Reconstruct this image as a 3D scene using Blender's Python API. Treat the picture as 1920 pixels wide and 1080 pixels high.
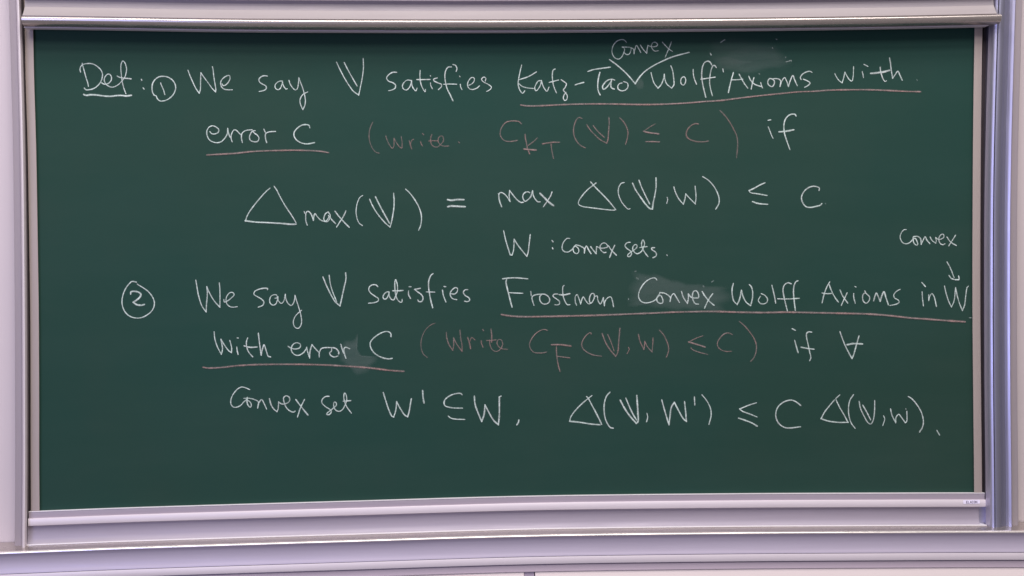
# Wall-mounted sliding green chalkboard with chalk handwriting, aluminium rails and guide columns.
# World units are metres: x to the right along the wall, z up, the writing surface lies in the plane y = 0,
# "depth" d is the distance in front of that plane (y = -d).
import bpy, math, random
from mathutils import Matrix
random.seed(7)
for o in list(bpy.data.objects): bpy.data.objects.remove(o)
scene = bpy.context.scene
col = scene.collection

# ------------------------------------------------------------------ camera, world, lamps, exposure
cam_d = bpy.data.cameras.new("camera"); cam = bpy.data.objects.new("camera", cam_d); col.objects.link(cam)
cam_d.sensor_width = 36.0; cam_d.lens = 50.0; cam_d.clip_end = 100
cam.location = (-0.2507, -5.3515, 0.0174)
cam.rotation_euler = Matrix(((0.998860,0.011971,-0.046212),(-0.046434,0.018981,-0.998741),(-0.011079,0.999748,0.019515))).to_euler()
scene.camera = cam

world = bpy.data.worlds.new("World"); scene.world = world; world.use_nodes = True
bg = world.node_tree.nodes["Background"]; bg.inputs[0].default_value = (0.82, 0.75, 0.77, 1); bg.inputs[1].default_value = 0.28

def area(name, loc, target, sx, sy, power, color):
    l = bpy.data.lights.new(name, 'AREA'); l.shape = 'RECTANGLE'; l.size = sx; l.size_y = sy
    l.energy = power; l.color = color
    o = bpy.data.objects.new(name, l); col.objects.link(o); o.location = loc
    from mathutils import Vector
    o.rotation_euler = (Vector(target) - Vector(loc)).to_track_quat('-Z', 'Y').to_euler()
    return o
area("ceiling_lamp_front", (-0.1, -3.0, 5.2), (0, 0, -0.3), 7.5, 1.6, 275, (1.0, 0.955, 0.93))
area("ceiling_lamp_middle", (0.0, -5.0, 5.2), (0, 0, -0.5), 7.5, 0.8, 228, (1.0, 0.955, 0.93))
area("ceiling_lamp_rear", (0.0, -8.0, 5.2), (0, 0, -0.7), 6.0, 1.6, 335, (1.0, 0.95, 0.95))
area("window_daylight", (-3.4, -5.6, -0.1), (1.4, 0, -0.8), 1.6, 2.6, 96, (0.46, 0.50, 1.0))

scene.view_settings.view_transform = 'Standard'; scene.view_settings.look = 'None'
scene.view_settings.exposure = 0.0; scene.view_settings.gamma = 1.0
scene.render.engine = 'CYCLES'

# ------------------------------------------------------------------ materials
def mat(name): 
    m = bpy.data.materials.new(name); m.use_nodes = True
    nt = m.node_tree; return m, nt, nt.nodes["Principled BSDF"]
def N(nt, t, **kw):
    n = nt.nodes.new(t)
    for k, v in kw.items(): setattr(n, k, v)
    return n
def noise(nt, scale, detail=3, rough=.5, stretch=(1, 1, 1), rot=(0, 0, 0)):
    tc = N(nt, "ShaderNodeTexCoord"); mp = N(nt, "ShaderNodeMapping")
    mp.inputs["Scale"].default_value = stretch; mp.inputs["Rotation"].default_value = rot
    nz = N(nt, "ShaderNodeTexNoise"); nz.inputs["Scale"].default_value = scale
    nz.inputs["Detail"].default_value = detail; nz.inputs["Roughness"].default_value = rough
    nt.links.new(tc.outputs["Object"], mp.inputs[0]); nt.links.new(mp.outputs[0], nz.inputs["Vector"])
    return nz.outputs["Fac"]
def remap(nt, src, a, b, c, d):
    r = N(nt, "ShaderNodeMapRange"); r.inputs[1].default_value = a; r.inputs[2].default_value = b
    r.inputs[3].default_value = c; r.inputs[4].default_value = d
    nt.links.new(src, r.inputs[0]); return r.outputs[0]
def mixcol(nt, fac, a, b):
    m = N(nt, "ShaderNodeMix", data_type='RGBA')
    nt.links.new(fac, m.inputs[0])
    for i, v in ((6, a), (7, b)):
        if isinstance(v, tuple): m.inputs[i].default_value = (*v, 1)
        else: nt.links.new(v, m.inputs[i])
    return m.outputs[2]
def math_(nt, op, a, b):
    m = N(nt, "ShaderNodeMath", operation=op)
    for i, v in ((0, a), (1, b)):
        if isinstance(v, (int, float)): m.inputs[i].default_value = v
        else: nt.links.new(v, m.inputs[i])
    return m.outputs[0]

def metal(name, base, metallic, rough, stretch, var=.05, spec=.5, bump=.03):
    m, nt, p = mat(name)
    f = noise(nt, 6, 4, .6, stretch)
    b2 = tuple(c * (1 - var * 2) for c in base)
    nt.links.new(mixcol(nt, remap(nt, f, .35, .65, 0, 1), b2, base), p.inputs["Base Color"])
    f2 = noise(nt, 18, 5, .65, stretch)
    nt.links.new(remap(nt, f2, .3, .7, rough * .85, rough * 1.2), p.inputs["Roughness"])
    p.inputs["Metallic"].default_value = metallic; p.inputs["Specular IOR Level"].default_value = spec
    bp = N(nt, "ShaderNodeBump"); bp.inputs["Strength"].default_value = bump; bp.inputs["Distance"].default_value = .001
    nt.links.new(noise(nt, 60, 3, .6, stretch), bp.inputs["Height"]); nt.links.new(bp.outputs[0], p.inputs["Normal"])
    return m
H_ = (.25, 1, 6); V_ = (6, 1, .25)
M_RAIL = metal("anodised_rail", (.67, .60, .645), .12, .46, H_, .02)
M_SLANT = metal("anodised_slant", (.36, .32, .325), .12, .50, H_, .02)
M_EDGE = metal("edge_highlight", (.86, .82, .84), .10, .35, H_, .02)  # lightened base: light caught by the upturned edges is put into the colour
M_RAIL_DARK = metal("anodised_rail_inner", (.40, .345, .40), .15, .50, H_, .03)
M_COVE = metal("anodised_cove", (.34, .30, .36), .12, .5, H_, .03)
M_LIP = metal("anodised_lip_floor_tint", (.54, .48, .45), .82, .27, H_, .03, .5, .004)  # same alloy; the warm base stands in for a brown floor's reflection
M_NOSE = metal("highlight_nose", (.86, .80, .76), .80, .30, H_, .0, .5, .0)  # lightened copy of the ledge metal, painting up the lamp highlight
M_COVE_SHADE = metal("cove_painted_shade", (.30, .265, .285), .15, .5, H_, .03)  # darker copy of the cove metal; shade under the bar is painted in
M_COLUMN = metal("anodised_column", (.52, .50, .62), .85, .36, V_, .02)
M_COLUMN_SHADE = metal("anodised_column_shaded", (.23, .225, .30), .55, .42, V_, .02)  # darkened copy of the column metal; groove shade put into the base colour
M_COLUMN_SATIN = metal("satin_column", (.64, .57, .60), .12, .5, V_, .02)
M_FLANGE = metal("mauve_flange", (.345, .295, .32), .05, .55, V_, .02)
M_SIDE = metal("side_frame", (.37, .31, .285), .1, .5, V_, .03)
M_GAP_SHADE = metal("painted_gap_shade", (.045, .032, .036), .0, .6, V_)  # near-black colour standing in for the shade inside the gaps
M_TRAY = metal("anodised_tray", (.485, .43, .53), .15, .48, H_, .02)
M_CHANNEL = metal("anodised_channel", (.44, .37, .43), .1, .5, H_, .02)

def paint(name, base, rough=.7, var=.03):
    m, nt, p = mat(name)
    f = noise(nt, 1.7, 4, .6)
    nt.links.new(mixcol(nt, remap(nt, f, .3, .7, 0, 1), tuple(c * (1 - var) for c in base), base), p.inputs["Base Color"])
    p.inputs["Roughness"].default_value = rough
    bp = N(nt, "ShaderNodeBump"); bp.inputs["Strength"].default_value = .15; bp.inputs["Distance"].default_value = .0008
    nt.links.new(noise(nt, 240, 2), bp.inputs["Height"]); nt.links.new(bp.outputs[0], p.inputs["Normal"])
    return m
M_WALL = paint("wall_paint", (.60, .525, .55))
M_PANEL = paint("lower_panel_paint", (.90, .78, .755), .5)
M_JOINT = paint("joint_paint", (.46, .38, .46), .5)
M_LABEL = paint("label_paper", (.86, .80, .97), .4, .02)
M_INK = paint("label_ink", (.10, .07, .16), .5, .1)

def board_material():
    m, nt, p = mat("green_writing_enamel")
    big = noise(nt, .9, 3, .5)
    c1 = mixcol(nt, remap(nt, big, .35, .65, 0, 1), (.0140, .0485, .0385), (.0180, .0480, .0362))
    sw = noise(nt, 3.0, 5, .62, (.35, 1, 1.6), (0, .25, 0))
    c2 = mixcol(nt, remap(nt, sw, .42, .80, 0, .011), c1, (.55, .56, .54))
    blot = noise(nt, 5.5, 2, .5)
    c3 = mixcol(nt, remap(nt, blot, .52, .72, 0, .06), c2, (.034, .050, .046))
    gr = noise(nt, 420, 2, .5)
    c4 = mixcol(nt, remap(nt, gr, .3, .75, 0, .005), c3, (.5, .5, .5))
    nt.links.new(c4, p.inputs["Base Color"])
    p.inputs["Specular IOR Level"].default_value = .10
    nt.links.new(remap(nt, sw, .3, .7, .66, .78), p.inputs["Roughness"])
    bp = N(nt, "ShaderNodeBump"); bp.inputs["Strength"].default_value = .05; bp.inputs["Distance"].default_value = .0004
    nt.links.new(noise(nt, 900, 2), bp.inputs["Height"]); nt.links.new(bp.outputs[0], p.inputs["Normal"])
    return m
M_BOARD = board_material()
M_BOARD_EDGE = paint("panel_core", (.10, .09, .09), .7)

def chalk(name, base, base2, lo, hi, streak=False):
    m, nt, p = mat(name)
    p.inputs["Roughness"].default_value = .95; p.inputs["Specular IOR Level"].default_value = .05
    tone = noise(nt, 9, 3, .6)
    nt.links.new(mixcol(nt, remap(nt, tone, .4, .65, 0, 1), base, base2), p.inputs["Base Color"])
    at = N(nt, "ShaderNodeAttribute", attribute_name="cover")
    g1 = remap(nt, noise(nt, 260, 3, .7), .30, .62, lo, hi)
    g2 = remap(nt, noise(nt, 34, 3, .6), 0.32, .66, .68, 1.12)
    if streak: g2 = remap(nt, noise(nt, 9, 6, .65, (.45, 1, 2.6), (0, .12, 0)), .3, .7, .60, 1.30)
    a = math_(nt, 'MULTIPLY', at.outputs["Fac"], math_(nt, 'MULTIPLY', g1, g2))
    mn = N(nt, "ShaderNodeMath", operation='MINIMUM'); nt.links.new(a, mn.inputs[0]); mn.inputs[1].default_value = 1
    nt.links.new(mn.outputs[0], p.inputs["Alpha"])
    return m
M_CHALK = {'w': chalk("white_chalk", (.60, .72, .67), (.63, .70, .675), .45, 1.05),
           'p': chalk("pink_chalk", (.31, .245, .235), (.375, .235, .222), .45, .95)}
M_SMUDGE = chalk("chalk_dust", (.52, .58, .58), (.56, .59, .57), .88, 1.06, streak=True)

# ------------------------------------------------------------------ helpers
def tag(o, label=None, cat=None, group=None, kind=None):
    for k, v in (("label", label), ("category", cat), ("group", group), ("kind", kind)):
        if v: o[k] = v
    return o
def empty(name, loc):
    o = bpy.data.objects.new(name, None); col.objects.link(o); o.location = loc; o.empty_display_size = .05
    return o
def mesh(name, vs, fs, m, parent=None, smooth=False, cover=None):
    me = bpy.data.meshes.new(name)
    if parent is not None:
        p = parent; ox = oy = oz = 0
        while p is not None: ox += p.location.x; oy += p.location.y; oz += p.location.z; p = p.parent
        vs = [(x - ox, y - oy, z - oz) for x, y, z in vs]
    me.from_pydata(vs, [], fs); me.materials.append(m)
    if smooth:
        for f in me.polygons: f.use_smooth = True
    if cover is not None:
        a = me.attributes.new("cover", 'FLOAT', 'POINT')
        a.data.foreach_set("value", cover)
    me.update()
    o = bpy.data.objects.new(name, me); col.objects.link(o); o.parent = parent
    return o
def catmull(pts, step):
    if len(pts) == 2:
        n = max(1, int(math.dist(*pts) / step))
        return [tuple(pts[0][k] + (pts[1][k] - pts[0][k]) * i / n for k in (0, 1)) for i in range(n + 1)]
    P = [tuple(2 * pts[0][k] - pts[1][k] for k in (0, 1))] + list(pts) + [tuple(2 * pts[-1][k] - pts[-2][k] for k in (0, 1))]
    out = []
    for i in range(1, len(P) - 2):
        p0, p1, p2, p3 = P[i-1:i+3]
        # centripetal parametrisation keeps hand-drawn curves free of overshoot
        t0 = 0; t1 = t0 + math.dist(p0, p1) ** .5 + 1e-6; t2 = t1 + math.dist(p1, p2) ** .5 + 1e-6; t3 = t2 + math.dist(p2, p3) ** .5 + 1e-6
        n = max(2, int(math.dist(p1, p2) / step) + 1)
        for j in range(n):
            t = t1 + (t2 - t1) * j / n; q = []
            for k in (0, 1):
                A1 = (t1-t)/(t1-t0)*p0[k] + (t-t0)/(t1-t0)*p1[k]; A2 = (t2-t)/(t2-t1)*p1[k] + (t-t1)/(t2-t1)*p2[k]
                A3 = (t3-t)/(t3-t2)*p2[k] + (t-t2)/(t3-t2)*p3[k]
                B1 = (t2-t)/(t2-t0)*A1 + (t-t0)/(t2-t0)*A2; B2 = (t3-t)/(t3-t1)*A2 + (t-t1)/(t3-t1)*A3
                q.append((t2-t)/(t2-t1)*B1 + (t-t1)/(t2-t1)*B2)
            out.append(tuple(q))
    out.append(pts[-1]); return out
def spine_fn(pts):
    c = catmull([tuple(p) for p in pts], .02)
    def f(s):
        if s <= c[0][0]: a, b = c[0], c[3]
        elif s >= c[-1][0]: a, b = c[-4], c[-1]
        else:
            lo, hi = 0, len(c) - 1
            while hi - lo > 1:
                mid = (lo + hi) // 2
                if c[mid][0] <= s: lo = mid
                else: hi = mid
            a, b = c[lo], c[hi]
        return a[1] + (b[1] - a[1]) * (s - a[0]) / (b[0] - a[0])
    return f
def sweep(name, prof, spine, s0, s1, m, parent, vertical=False, seg=.06, bevel=True):
    """closed section prof [(depth, offset)] carried along a gently bowed line; a solid with end caps"""
    n = max(2, int(abs(s1 - s0) / seg)); k = len(prof); vs = []; fs = []
    for i in range(n + 1):
        s = s0 + (s1 - s0) * i / n; t = spine(s)
        for d, off in prof:
            vs.append((t + off, -d, s) if vertical else (s, -d, t + off))
    for i in range(n):
        for j in range(k):
            a, b = i * k + j, i * k + (j + 1) % k
            fs.append((a, b, b + k, a + k))
    fs.append(tuple(range(k))); fs.append(tuple(range(n * k, n * k + k)))
    o = mesh(name, vs, fs, m, parent)
    import bmesh
    bm = bmesh.new(); bm.from_mesh(o.data); bmesh.ops.recalc_face_normals(bm, faces=bm.faces)
    for e in bm.edges:
        e.smooth = not (len(e.link_faces) == 2 and e.calc_face_angle(0) > math.radians(38))
    for f in bm.faces: f.smooth = True
    bm.to_mesh(o.data); bm.free()
    return o
def box(name, x0, x1, y0, y1, z0, z1, m, parent=None):
    vs = [(x, y, z) for x in (x0, x1) for y in (y0, y1) for z in (z0, z1)]
    fs = [(0,1,3,2), (4,6,7,5), (0,4,5,1), (2,3,7,6), (0,2,6,4), (1,5,7,3)]
    return mesh(name, vs, fs, m, parent)

D = {
"bottom": [[-2.1157,-1.0328],[-1.8864,-1.0288],[-1.6946,-1.0249],[-1.5022,-1.0211],[-1.2124,-1.0172],[-0.5303,-1.01],[-0.2157,-1.0063],[0.0213,-1.0047],[0.2594,-1.0051],[0.8587,-1.0104],[1.3833,-1.018],[1.6678,-1.0225],[1.9127,-1.0272],[2.1587,-1.0321]],
"top": [[-1.9656,0.9184],[-1.7661,0.9164],[-1.4704,0.9114],[-1.0865,0.904],[-0.4082,0.8981],[0.0029,0.8967],[0.2786,0.8972],[0.9737,0.9008],[1.5158,0.9066],[1.8294,0.9123],[2.0427,0.9161]],
"board_left": [[-0.8972,-1.7678],[-0.7385,-1.7664],[-0.5007,-1.7625],[-0.1844,-1.7582],[0.013,-1.7573],[0.2101,-1.7568],[0.4659,-1.757],[0.7017,-1.7599],[0.8978,-1.7604],[1.1131,-1.7644]],
"board_right": [[-0.8936,1.7573],[-0.8016,1.7571],[-0.5564,1.7556],[-0.2301,1.7541],[-0.0266,1.7546],[0.1766,1.7562],[0.4403,1.7592],[0.6833,1.7632],[0.8956,1.768],[1.1076,1.776]],
"col_left": [[-0.987,-1.8219],[-0.7313,-1.8157],[-0.4956,-1.8118],[-0.1819,-1.8074],[0.2091,-1.8038],[0.4628,-1.803],[0.6964,-1.8045],[0.988,-1.808],[1.182,-1.8123]],
"col_right": [[-1.0084,1.8109],[-0.7953,1.8104],[-0.5522,1.8086],[-0.2288,1.8085],[0.1745,1.8109],[0.4359,1.8162],[0.6768,1.8236],[0.9774,1.8344],[1.1774,1.8435]],
"lip": [[0.002,0.132],[0.013,0.1332],[0.0165,0.1326],[0.0165,0.1302],[-0.012,0.1302],[-0.012,0.132]],
"bar1": [[0.0135,0.1296],[0.015,0.1281],[0.015,0.1079],[0.0145,0.1066],[-0.012,0.1066],[-0.012,0.1296]],
"bar2": [[0.019,0.1073],[0.0245,0.1074],[0.0255,0.1061],[0.0255,0.0828],[0.0245,0.0808],[0.019,0.0792],[-0.012,0.0792],[-0.012,0.1073]],
"gutter": [[0.009,0.0773],[0.008,0.0696],[0.008,0.0514],[0.009,0.0334],[0.012,0.0198],[0.02,0.0107],[-0.012,0.0107],[-0.012,0.0773]],
"gutlip": [[0.0265,0.0118],[0.0335,0.0126],[0.0355,0.0118],[0.0355,0.0102],[0.034,0.0087],[-0.011,0.0087],[-0.011,0.0118]],
"tledge": [[-0.045,0.0106],[0.036,0.0085],[0.07,0.0068],[0.0935,0.0039],[0.0935,-0.0104],[-0.045,-0.0378]],
"tnose": [[0.0936,0.0039],[0.0985,0.004],[0.1025,0.0031],[0.1055,0.0015],[0.107,-0.0008],[0.107,-0.0032],[0.105,-0.005],[0.0936,-0.005],[0.0936,0.0039]],
"tcove": [[0.103,-0.0055],[0.098,-0.0107],[0.094,-0.0204],[0.0915,-0.0348],[0.0908,-0.0489],[0.0915,-0.0607],[0.0935,-0.0722],[0.096,-0.0785],[0.096,-0.0795],[-0.04,-0.0795],[-0.04,-0.0055]],
"ttrim": [[0.089,-0.0811],[0.089,-0.0825],[0.0965,-0.0816],[0.0972,-0.0828],[0.0972,-0.1065],[0.0965,-0.108],[-0.04,-0.108],[-0.04,-0.0811]],
"tchan": [[0.086,-0.1104],[0.086,-0.1129],[0.0915,-0.1129],[0.0905,-0.1226],[0.0915,-0.1344],[0.0975,-0.134],[0.0975,-0.1362],[0.09,-0.1391],[-0.04,-0.1391],[-0.04,-0.1104]],
"ubar": [[0.08,0.1297],[0.0855,0.1267],[0.0855,0.0825],[0.0845,0.0807],[0.08,0.081],[0.03,0.081],[0.03,0.1297]],
"ucove": [[0.062,0.0841],[0.0615,0.0761],[0.0615,0.0603],[0.0635,0.0461],[0.03,0.0461],[0.03,0.0841]],
"uslant": [[0.0635,0.046],[0.072,0.0348],[0.083,0.0211],[0.096,0.0087],[0.093,0.008],[0.03,0.008],[0.03,0.046]],
"ulip": [[0.0925,0.008],[0.0925,0.0065],[0.102,0.0042],[0.106,0.0023],[0.1075,-0.0001],[0.1078,-0.0037],[0.1065,-0.0103],[0.102,-0.0174],[0.094,-0.0231],[0.082,-0.0271],[0.07,-0.0279],[0.03,-0.0279],[0.03,0.008]],
"ubead": [[0.0695,-0.0279],[0.0712,-0.029],[0.0712,-0.0308],[0.069,-0.0315],[0.03,-0.0315],[0.03,-0.0279]],
"utop": 1.0195,
"sideL": [[0.006,-0.0341],[0.0145,-0.0311],[0.0155,-0.0296],[0.0155,-0.001],[0.0145,-0.0001],[0.001,-0.0038],[-0.012,-0.0038],[-0.012,-0.0341]],
"sideR": [[0.001,0.0051],[0.0145,0.0002],[0.0155,0.0011],[0.0155,0.0285],[0.0145,0.0304],[0.006,0.0342],[-0.012,0.0342],[-0.012,0.0051]],
"lflange": [[-0.02,-0.0487],[0.024,-0.0354],[0.025,-0.0339],[0.025,-0.0103],[0.024,-0.0102],[-0.045,-0.0102],[-0.045,-0.0487]],
"lbead": [[0.0,-0.017],[0.05,-0.0022],[0.057,0.0016],[0.0595,0.0058],[0.058,0.0102],[0.051,0.0122],[0.038,0.0115],[0.02,0.0079],[0.0,0.0024],[-0.045,0.0024],[-0.045,-0.017]],
"lgap": [[-0.015,-0.0017],[-0.015,0.0133],[-0.045,0.0133],[-0.045,-0.0017]],
"rgap": [[-0.018,-0.0161],[-0.018,0.0047],[-0.045,0.0047],[-0.045,-0.0161]],
"rridge": [[0.0,-0.0037],[0.026,-0.0131],[0.0345,-0.0093],[0.046,-0.0055],[0.053,-0.0025],[0.056,0.0019],[0.059,0.0065],[0.0585,0.0081],[0.05,0.012],[-0.045,0.012],[-0.045,-0.0037]],
"rchan": [[0.044,0.0146],[0.044,0.0158],[0.0535,0.0131],[0.055,0.0146],[0.056,0.0214],[0.0545,0.0323],[0.048,0.04],[0.042,0.0454],[0.037,0.0536],[0.035,0.0627],[-0.045,0.0627],[-0.045,0.0146]],
"rridge2": [[0.0365,0.0623],[0.0385,0.0644],[0.0415,0.0662],[0.0455,0.0719],[0.049,0.0772],[0.048,0.0787],[0.03,0.0866],[-0.045,0.0866],[-0.045,0.0623]],
"rflange": [[0.024,0.0892],[0.025,0.0894],[0.025,0.1126],[0.024,0.114],[-0.02,0.1322],[-0.045,0.1322],[-0.045,0.0892]],
"surf": [-0.9384],
"x": {"rail":[-1.8075,1.798],"gutter":[-1.8153,1.7775],"up":[-1.7752,1.8225,1.8361],"foot":[1.7654,1.8071],"joint0":0.025,"joint1":0.0673},
"z": {"foot":[-1.0507,-0.948],"panel_top":-0.1386,"col":[-1.0952,1.6]},
"label": [1.7106,1.775,-0.9312,-0.9165],
"text": [1.7214,1.7648,-0.9289,-0.9205],
"smudges": [["wide grey rubbed-out patch at the top right of the first line",0.024,[[751.5,832.7],[808.8,847.3],[914.2,843.9],[1004.6,819.7],[1037.7,792.7],[1058.6,759.8],[1070.6,738.8],[988.9,730.3],[901.2,714.3],[853.0,722.0],[780.8,737.2],[760.0,773.1]]],["denser band of the rubbed patch above the word Axioms",0.022,[[832.5,799.6],[889.9,814.2],[992.5,816.8],[1022.6,801.7],[1040.6,771.8],[943.8,763.3],[901.5,751.6],[823.0,746.0],[793.0,764.0]]],["lower light swipe of the rubbed patch above the word Axioms",0.024,[[763.0,773.1],[793.2,781.9],[832.3,775.7],[901.5,760.5],[1040.5,765.8],[1061.6,750.8],[961.7,730.4],[901.2,715.8],[846.9,723.5],[777.8,737.3]]],["grey eraser swipe under the word Convex in the fourth line",0.058,[[434.3,-139.1],[440.9,-112.7],[453.9,-77.5],[461.8,-42.3],[487.2,-36.3],[558.1,-48.5],[634.1,-72.1],[723.1,-85.8],[812.1,-99.5],[820.9,-122.3],[809.1,-157.6],[791.0,-181.4],[709.5,-179.1],[607.8,-175.3],[506.4,-161.4],[440.5,-156.8]]],["grey hand smudge beside the word error in the fifth line",0.065,[[-649.7,-294.4],[-629.6,-278.4],[-610.9,-280.0],[-593.3,-265.2],[-586.9,-250.3],[-583.8,-260.3],[-591.1,-287.7],[-586.4,-307.8],[-571.8,-333.1],[-547.0,-344.7],[-517.0,-338.9],[-515.9,-351.4],[-527.4,-371.3],[-547.6,-391.0],[-572.7,-405.7],[-589.0,-406.7],[-607.4,-385.2],[-641.9,-359.6],[-652.6,-324.4]]],["tiny smudge below the tip of the caret",0.04,[[471.0,694.1],[490.6,700.0],[503.8,679.1],[500.7,659.8],[485.6,655.4],[473.8,667.4]]]],
"words": [
{"kind":"word","label":"white chalk heading \"Def:\" underlined at the upper left of the board","col":"w","dim":1.0,"L":[["D",[[2.61,1.0,[[-1587.4,764.0],[-1583.3,748.0],[-1578.7,729.5],[-1573.7,709.8],[-1568.4,692.5],[-1565.7,678.9]]],[2.91,1.0,[[-1593.8,732.0],[-1595.6,739.4],[-1594.5,748.1],[-1589.3,756.6],[-1580.7,761.0],[-1563.5,763.4],[-1548.9,761.4],[-1534.4,753.9],[-1521.2,741.5],[-1514.1,726.7],[-1514.9,711.9],[-1520.8,694.7],[-1533.2,680.0],[-1548.0,670.2],[-1565.2,666.1],[-1576.1,666.7],[-1580.9,672.9]]]]],["e",[[2.61,1.0,[[-1517.9,692.2],[-1508.7,686.8],[-1496.5,687.7],[-1486.6,694.5],[-1481.1,704.4],[-1481.8,715.5],[-1488.6,723.6],[-1495.9,722.9],[-1503.3,715.6],[-1507.7,704.5],[-1506.1,694.6],[-1500.2,684.8],[-1489.3,677.8],[-1479.6,675.3],[-1467.3,678.4],[-1455.0,685.7],[-1447.5,693.1],[-1442.5,698.0]]]]],["f",[[2.61,1.0,[[-1442.5,698.0],[-1432.6,711.5],[-1427.4,726.3],[-1425.2,741.1],[-1427.4,755.9],[-1432.9,768.2],[-1438.4,772.0],[-1443.9,763.4],[-1446.1,748.6],[-1445.2,728.8],[-1443.6,709.1],[-1441.4,694.3],[-1438.0,677.0],[-1433.4,662.2],[-1429.1,651.1]]],[3.22,1.0,[[-1459.4,716.1],[-1449.7,711.1],[-1435.0,708.6],[-1409.4,706.0]]]]],["colon",[[3.22,1.0,[[-1371.5,703.3],[-1369.9,699.8]]],[3.22,1.0,[[-1365.2,671.7],[-1362.3,668.0]]]]],["underline",[[4.22,1.0,[[-1583.0,648.7],[-1575.3,645.7],[-1558.2,647.6],[-1536.2,646.7],[-1509.4,642.9],[-1485.0,641.5],[-1465.4,643.9],[-1445.9,644.5],[-1426.3,642.4],[-1409.2,644.8]]]]]]},
{"kind":"symbol","label":"small circled number 1 after the heading","col":"w","dim":1.0,"L":[["circle",[[2.91,1.0,[[-1324.7,643.8],[-1330.7,654.2],[-1332.9,671.5],[-1330.1,688.8],[-1321.4,702.3],[-1307.7,712.1],[-1290.5,714.5],[-1273.4,711.2],[-1258.9,702.0],[-1249.3,688.4],[-1245.8,673.5],[-1249.8,656.2],[-1259.8,641.5],[-1274.7,629.2],[-1289.5,623.8],[-1305.4,623.9],[-1313.9,631.9],[-1319.1,643.0],[-1324.7,643.8]]]]],["1",[[2.61,1.0,[[-1300.7,689.9],[-1297.2,678.7],[-1291.3,666.3],[-1286.2,647.0]]]]]]},
{"kind":"word","label":"white chalk word \"We\" in the first line","col":"w","dim":1.0,"L":[["W",[[2.51,1.0,[[-1199.5,736.4],[-1192.4,716.3],[-1182.1,692.1],[-1171.8,669.3],[-1159.3,651.0]]],[2.51,1.0,[[-1159.3,651.0],[-1155.1,665.2],[-1153.9,692.0],[-1152.1,726.8]]],[2.51,1.0,[[-1152.1,726.8],[-1139.3,708.0],[-1123.7,686.4],[-1110.6,667.6],[-1098.8,655.5]]],[2.51,1.0,[[-1098.8,655.5],[-1097.9,664.9],[-1101.0,686.3],[-1104.6,713.1],[-1107.9,742.6],[-1109.4,749.3]]]]],["e",[[2.81,1.0,[[-1074.4,684.8],[-1071.0,678.7],[-1062.5,680.8],[-1051.6,691.4],[-1044.8,704.8],[-1047.3,716.1],[-1056.6,715.0],[-1070.1,706.3],[-1078.8,694.2],[-1079.7,683.5],[-1074.6,671.4],[-1065.4,665.2],[-1052.1,663.3],[-1037.4,663.2]]]]]]},
{"kind":"word","label":"white chalk word \"say\" in the first line","col":"w","dim":1.0,"L":[["s",[[2.81,1.0,[[-907.2,713.5],[-917.8,714.9],[-929.9,710.9],[-938.1,701.6],[-935.5,690.8],[-923.6,682.7],[-913.0,675.9],[-911.8,666.5],[-921.3,659.9],[-937.4,656.5]]]]],["a",[[2.51,1.0,[[-851.3,694.4],[-860.6,694.4],[-872.8,687.8],[-878.8,678.4],[-877.1,667.7],[-867.8,662.3],[-859.7,667.6],[-854.2,679.6],[-851.3,690.4]]],[2.51,1.0,[[-851.3,690.4],[-848.8,679.6],[-843.6,670.2],[-838.3,664.8],[-834.3,666.1]]]]],["y",[[2.51,1.0,[[-827.1,697.0],[-823.3,684.8],[-815.5,671.4],[-803.6,661.1],[-796.8,665.9],[-792.5,682.0],[-790.3,706.2]]],[2.51,1.0,[[-790.3,706.2],[-785.7,692.7],[-776.7,668.5],[-770.3,644.2],[-767.1,622.7],[-769.5,603.9],[-777.2,587.8]]],[2.51,1.0,[[-777.2,587.8],[-784.3,604.0],[-787.5,620.1],[-783.8,633.6],[-774.3,645.6],[-758.1,653.6]]]]]]},
{"kind":"symbol","label":"tall blackboard-bold letter V in the first line","col":"w","dim":1.0,"L":[["V",[[2.61,1.0,[[-649.6,764.0],[-637.7,737.6],[-620.6,704.1],[-603.4,675.8],[-589.6,656.4],[-568.7,640.4]]],[2.61,1.0,[[-568.7,640.4],[-563.1,665.0],[-555.6,700.2],[-549.8,742.4],[-550.4,777.6]]],[2.91,1.0,[[-620.9,762.1],[-606.1,732.1],[-590.7,703.9],[-574.6,675.0]]]]]]},
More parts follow.
